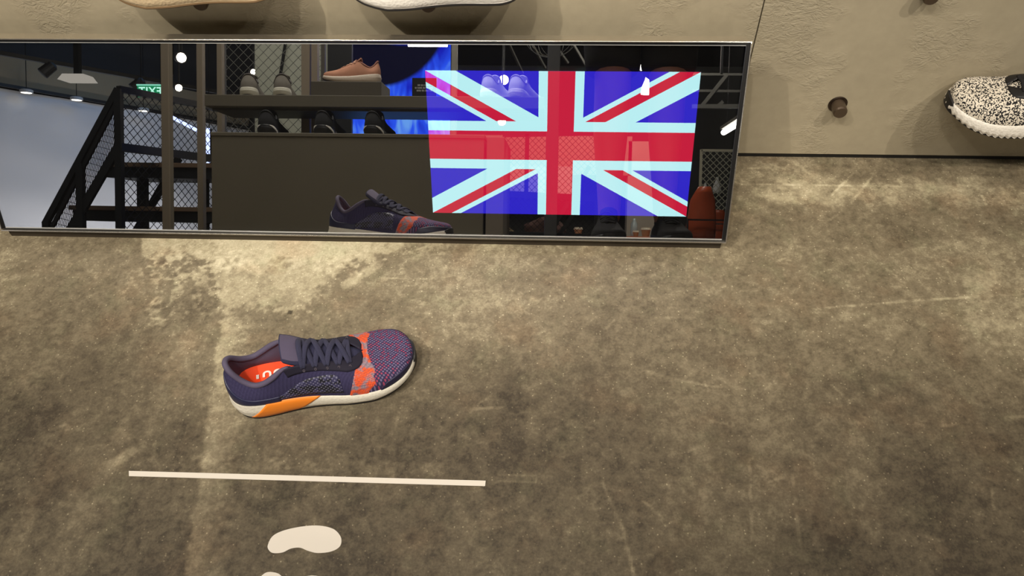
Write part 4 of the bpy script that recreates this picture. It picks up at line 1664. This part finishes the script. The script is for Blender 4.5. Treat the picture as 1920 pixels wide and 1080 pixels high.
tag(pg, 'pale board behind the guard rail', 'board')
# mesh door with shelf
md = empty('mesh_door', (2.10, -8.6, -0.75))
tag(md, 'steel framed wire mesh door behind the leather chairs', 'door', kind='thing')
for p, q in (((-.17, 0, 0), (-.17, 0, 1.98)), ((-.17, 0, 1.97), (.5, 0, 1.97)), ((.5, 0, 0), (.5, 0, 1.98))):
    b = MB()
    b.bar(p, q, 0.032)
    b.build('frame', mat('bright_steel', (196, 192, 170), 0.4, 0.5), md)
wire_mesh('wire_mesh', mat('bright_wire', (190, 190, 170), 0.4, 0.5), (-.16, 0, .6), (1, 0, 0), (0, 0, 1), .65, 1.36, .085, .0045, md)
sh = empty('low_shelf', (2.18, -9.0, -0.75))
tag(sh, 'dark low shelf with pale edge behind the mesh door', 'shelf')
b = MB()
b.box((-.2, -.1, 1.34), (.4, .1, 1.42))
b.build('board', DARKMET, sh)
for x in (-.16, .36):
    b = MB()
    b.box((x - .02, -.08, 0), (x + .02, .08, 1.34))
    b.build('leg', DARKMET, sh)
for i, (x, s) in enumerate(((-0.11, 1.2), (0.05, 1.8))):
    b = MB()
    b.lathe([(0.03 * s, 0), (0.034 * s, 0.02 * s), (0.03 * s, 0.06 * s), (0.012 * s, 0.10 * s), (0.010 * s, 0.125 * s)], 14)
    tag(b.build('white_bottle', mat('white_plastic', (206, 208, 206), 0.4), smooth=True, loc=(2.18 + x, -8.98, 0.6705)), ('small', 'taller')[i] + ' white bottle on the low shelf behind the mesh door', 'bottle', 'white bottles on the low shelf')

LEATHER = mat('red_brown_leather', (150, 66, 36), 0.34, bump=1.0, bscale=9, vary=0.25, vscale=8)


def leather_chair(loc, rz, hb, label):
    t = empty('leather_chair', loc, rz)
    tag(t, label, 'chair', 'leather lounge chairs')
    b = MB()
    G = []
    for i in range(15):
        q = i / 14
        z = 0.42 + (hb - 0.42) * q
        w = 0.172 - 0.060 * q ** 2 - (0.05 * max(0, q - 0.85) / 0.15)
        y = -0.05 - 0.26 * q + 0.02 * math.sin(q * 9)
        G.append([(w * math.cos(a), y + 0.035 * math.sin(a) + (0.03 * math.cos(a) ** 2), z) for a in np.linspace(0, 2 * PI, 21)[:-1]])
    n = 20
    b.add([p for r in G for p in r], [(i * n + k, i * n + (k + 1) % n, (i + 1) * n + (k + 1) % n, (i + 1) * n + k) for i in range(14) for k in range(n)] + [tuple(range(n - 1, -1, -1)), tuple(14 * n + k for k in range(n))])
    b.build('backrest', LEATHER, t, smooth=True)
    b = MB()
    b.box((-.21, -.10, .33), (.21, .42, .43))
    b.build('seat', LEATHER, t, bevel=0.03)
    for s in (-1, 1):
        b = MB()
        b.sweep([(s * .24, -.34, 0.0), (s * .24, -.12, .62), (s * .24, .30, .60), (s * .24, .40, 0)], 0.013, 0.013, 8)
        b.build('frame_side', DARKMET, t)
    for s in (-1, 1):
        b = MB()
        b.sweep([(s * .19, -.46, 0.0), (s * .19, -.375, 0.98)], 0.011, 0.011, 8)
        b.build('rear_post', DARKMET, t)
    b = MB()
    b.bar((-.19, -.375, 0.97), (.19, -.375, 0.97), .016)
    b.build('cross_bar', DARKMET, t)
    return t


leather_chair((1.44, -6.0, -0.75), PI - 0.1, 1.30, 'tall red-brown leather chair beside the mesh door')
leather_chair((2.02, -7.85, -0.75), PI + 0.15, 1.14, 'lower red-brown leather chair half behind the tall one')
WOOD = mat('orange_wood', (186, 96, 52), 0.4, vary=0.12, vscale=14)


def cafe_table(x, y, r, label, h=0.795):
    t = empty('cafe_table', (x, y, -0.75))
    tag(t, label, 'table', 'cafe tables')
    b = MB()
    b.lathe([(r - 0.01, h - .03), (r, h - .022), (r, h - .006), (r - .006, h)], 40)
    b.build('top', WOOD, t)
    b = MB()
    b.lathe([(.03, .02), (.03, h - .03)], 14)
    b.build('column', DARKMET, t)
    b = MB()
    b.lathe([(.26, 0), (.26, .012), (.06, .025)], 24)
    b.build('base', DARKMET, t)


def cup(x, y, z, s, label):
    t = empty('paper_cup', (x, y, z))
    tag(t, label, 'cup', 'takeaway cups on the cafe tables')
    b = MB()
    b.lathe([(.026 * s, 0), (.037 * s, .052 * s)], 20)
    b.build('body', mat('kraft_cup', (196, 160, 118), 0.7), t)
    b = MB()
    b.lathe([(.041 * s, .052 * s), (.041 * s, .060 * s), (.037 * s, .064 * s), (.036 * s, .074 * s)], 20)
    b.build('lid', mat('cream_lid', (228, 220, 196), 0.5), t)


cafe_table(0.17, -5.05, 0.30, 'round orange wood cafe table nearest the slate post')
cafe_table(0.92, -5.25, 0.30, 'round orange wood cafe table behind the person')
cup(0.205, -4.9, 0.0455, 1.0, 'takeaway cup with cream lid on the table nearest the slate post')
cup(0.83, -5.1, 0.0455, 1.15, 'larger takeaway cup on the table seen between the shoes of the person')
cup(0.745, -5.15, 0.0455, 0.75, 'small takeaway cup beside the larger one')
b = MB()
b.lathe([(.03, 0), (.032, .01), (.032, .12), (.014, .15), (.014, .17)], 16)
tag(b.build('water_bottle', mat('clear_grey_plastic', (170, 184, 184), 0.2), loc=(0.745, -5.33, 0.0455), smooth=True), 'upright clear water bottle behind the small cup', 'bottle')


def lump(name, c, size, m, label, cat, seed, amp=0.22, res=4):
    bm = bmesh.new()
    bmesh.ops.create_icosphere(bm, subdivisions=res, radius=1)
    from mathutils import noise as mn
    for v in bm.verts:
        p = v.co.copy()
        f = 1 + amp * mn.noise(p * 1.6 + Vector((seed, 0, 0))) + amp * 0.6 * abs(mn.noise(p * 3.6 + Vector((0, seed, 0))))
        v.co = Vector((p.x * size[0] * f, p.y * size[1] * f, p.z * size[2] * f))
    me = bpy.data.meshes.new(name)
    bm.to_mesh(me)
    bm.free()
    me.materials.append(m)
    me.polygons.foreach_set('use_smooth', [True] * len(me.polygons))
    o = bpy.data.objects.new(name, me)
    COL.objects.link(o)
    o.location = c
    return tag(o, label, cat)


bs = empty('wooden_bench', (-0.15, -4.52, -0.75))
tag(bs, 'dark bench that carries the brown coat and the paper bag', 'bench')
b = MB()
b.box((-.4, -.17, .66), (.35, .17, .70))
b.build('seat', mat('dark_bench_wood', (70, 56, 46), 0.6), bs, bevel=.004)
for x in (-.34, .29):
    b = MB()
    b.box((x - .03, -.15, 0), (x + .03, .15, .66))
    b.build('leg', DARKMET, bs)
lump('coat', (-0.09, -4.55, 0.075), (0.175, 0.10, 0.115), mat('brown_coat', (92, 62, 54), 0.75, vary=0.2, vscale=10), 'crumpled dark brown coat heaped on the bench behind the flag', 'coat', 3.3)
b = MB()
x0, y0 = -0.305, -4.43
tp = [(-.085, -.04, .135), (-.02, -.05, .09), (.04, -.045, .10), (.085, -.04, .075), (.09, .04, .09), (.03, .05, .075), (-.03, .045, .115), (-.08, .04, .15)]
bt = [(-.07, -.035, 0), (-.02, -.035, 0), (.03, -.035, 0), (.075, -.035, 0), (.075, .035, 0), (.03, .035, 0), (-.02, .035, 0), (-.07, .035, 0)]
b.add(bt + tp, [(i, (i + 1) % 8, 8 + (i + 1) % 8, 8 + i) for i in range(8)] + [tuple(range(7, -1, -1))])
pb = tag(b.build('paper_bag', mat('kraft_paper', (196, 170, 128), 0.8, vary=0.1), loc=(x0, y0, -0.0495)), 'torn open kraft paper bag beside the brown coat', 'bag')
# ------------------------------------------------------------------ the person holding the phone, seen in the mirror from the knees down
def skin(name, nodes, edges, m, parent=None, root=0, sub=2):
    bm = bmesh.new()
    lay = bm.verts.layers.skin.verify()
    vs = []
    for i, (p, r) in enumerate(nodes):
        v = bm.verts.new(p)
        v[lay].radius = (r, r) if not isinstance(r, tuple) else r
        v[lay].use_root = i == root
        vs.append(v)
    for a, c in edges:
        bm.edges.new((vs[a], vs[c]))
    me = bpy.data.meshes.new(name)
    bm.to_mesh(me)
    bm.free()
    me.materials.append(m)
    o = bpy.data.objects.new(name, me)
    COL.objects.link(o)
    sm = o.modifiers.new('skin', 'SKIN')
    sm.use_smooth_shade = True
    s2 = o.modifiers.new('sub', 'SUBSURF')
    s2.levels = s2.render_levels = sub
    if parent:
        o.parent = parent
    return o


def person():
    t = empty('person', (0.25, -0.12, 0))
    tag(t, 'standing person in black knee-length shorts and black shoes holding up a phone', 'person')
    o = Vector(t.location)
    N, E = [], []

    def nd(p, r, par=None):
        N.append((tuple(Vector(p) - o), r))
        if par is not None:
            E.append((par, len(N) - 1))
        return len(N) - 1

    SK = mat('person_skin', (150, 100, 82), 0.6, vary=0.06)
    pel = nd((0.25, -0.20, 0.96), 0.105)
    sp = nd((0.25, -0.20, 1.14), 0.095, pel)
    ch = nd((0.24, -0.20, 1.32), 0.108, sp)
    nk0 = nd((0.235, -0.19, 1.45), 0.056, ch)
    nk = nd((0.225, -0.16, 1.53), 0.056, nk0)
    h1 = nd((0.215, -0.125, 1.60), 0.078, nk)
    h2 = nd((0.210, -0.115, 1.68), 0.088, h1)
    nd((0.210, -0.125, 1.745), 0.066, h2)
    for sx, ax in ((-1, 0.165), (1, 0.335)):
        hip = nd((0.25 + sx * 0.085, -0.20, 0.90), 0.082, pel)
        th = nd((0.25 + sx * 0.087, -0.19, 0.72), 0.074, hip)
        kn = nd((ax - sx * 0.002, -0.165, 0.50), 0.060, th)
        ca = nd((ax, -0.195, 0.36), 0.060, kn)
        c2 = nd((ax, -0.19, 0.22), 0.045, ca)
        an = nd((ax, -0.17, 0.105), 0.037, c2)
        nd((ax, -0.15, 0.065), 0.036, an)
    ph_c = Vector((0, 0, CAM_H)) - cf * 0.030
    arms = {}
    for sx in (-1, 1):
        sh = nd((0.24 + sx * 0.17, -0.195, 1.40), 0.048, ch)
        wr = ph_c + r2 * (sx * 0.125) - u2 * 0.055 - cf * 0.035
        el = Vector((0.24 + sx * (0.30 if sx < 0 else 0.20), -0.19, 1.13))
        el_i = nd(el, 0.042, sh)
        fo_ = nd(el.lerp(wr, 0.45), 0.038, el_i)
        w_i = nd(wr, 0.027, fo_)
        pm = ph_c + r2 * (sx * 0.100) - u2 * 0.030 - cf * 0.022
        p_i = nd(pm, (0.020, 0.030), w_i)
        for f in range(4):
            k0_ = pm + u2 * (0.030 - 0.018 * f + 0.01) - r2 * (sx * 0.004)
            k1 = k0_ - r2 * (sx * 0.022) + u2 * 0.006 - cf * 0.004
            k2 = k1 - r2 * (sx * 0.020) + cf * 0.004
            a = nd(k0_, 0.0095, p_i)
            c = nd(k1, 0.0085, a)
            nd(k2, 0.0075, c)
        a = nd(pm - u2 * 0.022 - r2 * (sx * 0.012), 0.0105, p_i)
        c = nd(pm - u2 * 0.030 - r2 * (sx * 0.034), 0.0095, a)
        nd(pm - u2 * 0.022 - r2 * (sx * 0.052), 0.0085, c)
    skin('body', N, E, SK, t)

    # clothes
    def off(p):
        return tuple(Vector(p) - o)
    SH = mat('black_shorts_cloth', (18, 18, 20), 0.9)
    n, e = [], []
    n.append((off((0.25, -0.20, 1.03)), 0.156))
    n.append((off((0.25, -0.20, 0.92)), 0.158))
    e.append((0, 1))
    for sx, ax in ((-1, 0.165), (1, 0.335)):
        i = len(n)
        n += [(off((0.25 + sx * 0.088, -0.20, 0.86)), 0.115), (off((0.25 + sx * 0.090, -0.19, 0.72)), 0.102), (off((ax, -0.17, 0.545)), 0.092), (off((ax, -0.165, 0.525)), 0.090)]
        e += [(1, i), (i, i + 1), (i + 1, i + 2), (i + 2, i + 3)]
    skin('shorts', n, e, SH, t, root=1)
    n = [(off((0.25, -0.20, 0.93)), 0.162), (off((0.25, -0.20, 1.14)), 0.142), (off((0.24, -0.20, 1.32)), 0.160), (off((0.235, -0.195, 1.43)), 0.090)]
    e = [(0, 1), (1, 2), (2, 3)]
    for sx in (-1, 1):
        i = len(n)
        el = Vector((0.24 + sx * (0.30 if sx < 0 else 0.20), -0.19, 1.13))
        s0 = Vector((0.24 + sx * 0.17, -0.195, 1.40))
        n += [(off(s0), 0.074), (off(s0.lerp(el, 0.55)), 0.064)]
        e += [(2, i), (i, i + 1)]
    skin('shirt', n, e, mat('dark_grey_shirt', (48, 48, 54), 0.9), t, root=1)
    # hair and face
    hd = Vector((0.210, -0.115, 1.67))
    from mathutils import noise as mn
    bm = bmesh.new()
    bmesh.ops.create_icosphere(bm, subdivisions=4, radius=1)
    for v in list(bm.verts):
        p = v.co
        if p.y > 0.35 and p.z < 0.45 or p.z < -0.55:
            bm.verts.remove(v)
    for v in bm.verts:
        v.co = Vector((v.co.x * 0.094, v.co.y * 0.110 - 0.012, v.co.z * 0.105 + 0.02)) * (1 + 0.03 * mn.noise(v.co * 9))
    me = bpy.data.meshes.new('hair')
    bm.to_mesh(me)
    bm.free()
    me.materials.append(mat('dark_hair', (28, 22, 18), 0.7))
    ho = bpy.data.objects.new('hair', me)
    COL.objects.link(ho)
    ho.parent = t
    ho.location = hd - o
    sld = ho.modifiers.new('s', 'SOLIDIFY')
    sld.thickness = 0.008
    for sx in (-1, 1):
        b = MB()
        b.lathe([(0.003, -0.010), (0.009, -0.006), (0.011, 0), (0.009, 0.006), (0.003, 0.010)], 12)
        b.build('eye', mat('eye_white', (230, 226, 220), 0.3), t, smooth=True, loc=hd - o + Vector((sx * 0.032, 0.078, 0.005)))
        b = MB()
        b.lathe([(0.005, -0.028), (0.010, -0.020), (0.012, 0.012), (0.006, 0.028)], 10)
        b.build('ear', SK, t, smooth=True, loc=hd - o + Vector((sx * 0.088, -0.005, 0.0)))
    b = MB()
    b.sweep([(0, 0.080, 0.012), (0, 0.092, -0.008), (0, 0.100, -0.026), (0, 0.086, -0.036)], [0.007, 0.010, 0.014, 0.010], [0.006, 0.009, 0.012, 0.006], 10, up=(0, 0.3, 1))
    b.build('nose', SK, t, smooth=True, loc=hd - o)
    b = MB()
    b.sweep([(-0.022, 0.078, -0.058), (0, 0.086, -0.060), (0.022, 0.078, -0.058)], [0.004, 0.006, 0.004], 0.005, 8)
    b.build('mouth', mat('lip', (140, 70, 64), 0.5), t, smooth=True, loc=hd - o)
    # shoes
    PB = dict(plain_pal((16, 16, 17), (20, 20, 21), (14, 14, 14), (24, 24, 25), (22, 22, 24), name='worn_black'))
    PB['tab'] = None
    for sx, ax in ((-1, 0.165), (1, 0.335)):
        s = sneaker('shoe', '', (ax, -0.235, 0), PI / 2 - sx * 0.05, PB, L=0.29, flip=sx < 0, fine=False)
        for k in ('label', 'category'):
            if k in s:
                del s[k]
        s.parent = t
        s.location = Vector((ax, -0.235, 0)) - o
    # phone
    ph = empty('phone', tuple(ph_c))
    tag(ph, 'black phone held up sideways in both hands', 'phone')
    M = Matrix(((r2.x, u2.x, -cf.x), (r2.y, u2.y, -cf.y), (r2.z, u2.z, -cf.z)))
    ph.rotation_euler = M.to_euler()
    b = MB()
    b.box((-0.075, -0.038, -0.004), (0.075, 0.038, 0.004))
    b.build('case', HOUSE, ph, bevel=0.003)
    b = MB()
    b.box((-0.068, -0.034, 0.004), (0.068, 0.034, 0.0046))
    b.build('display', mat('phone_glass', (20, 22, 26), 0.15), ph)


person()
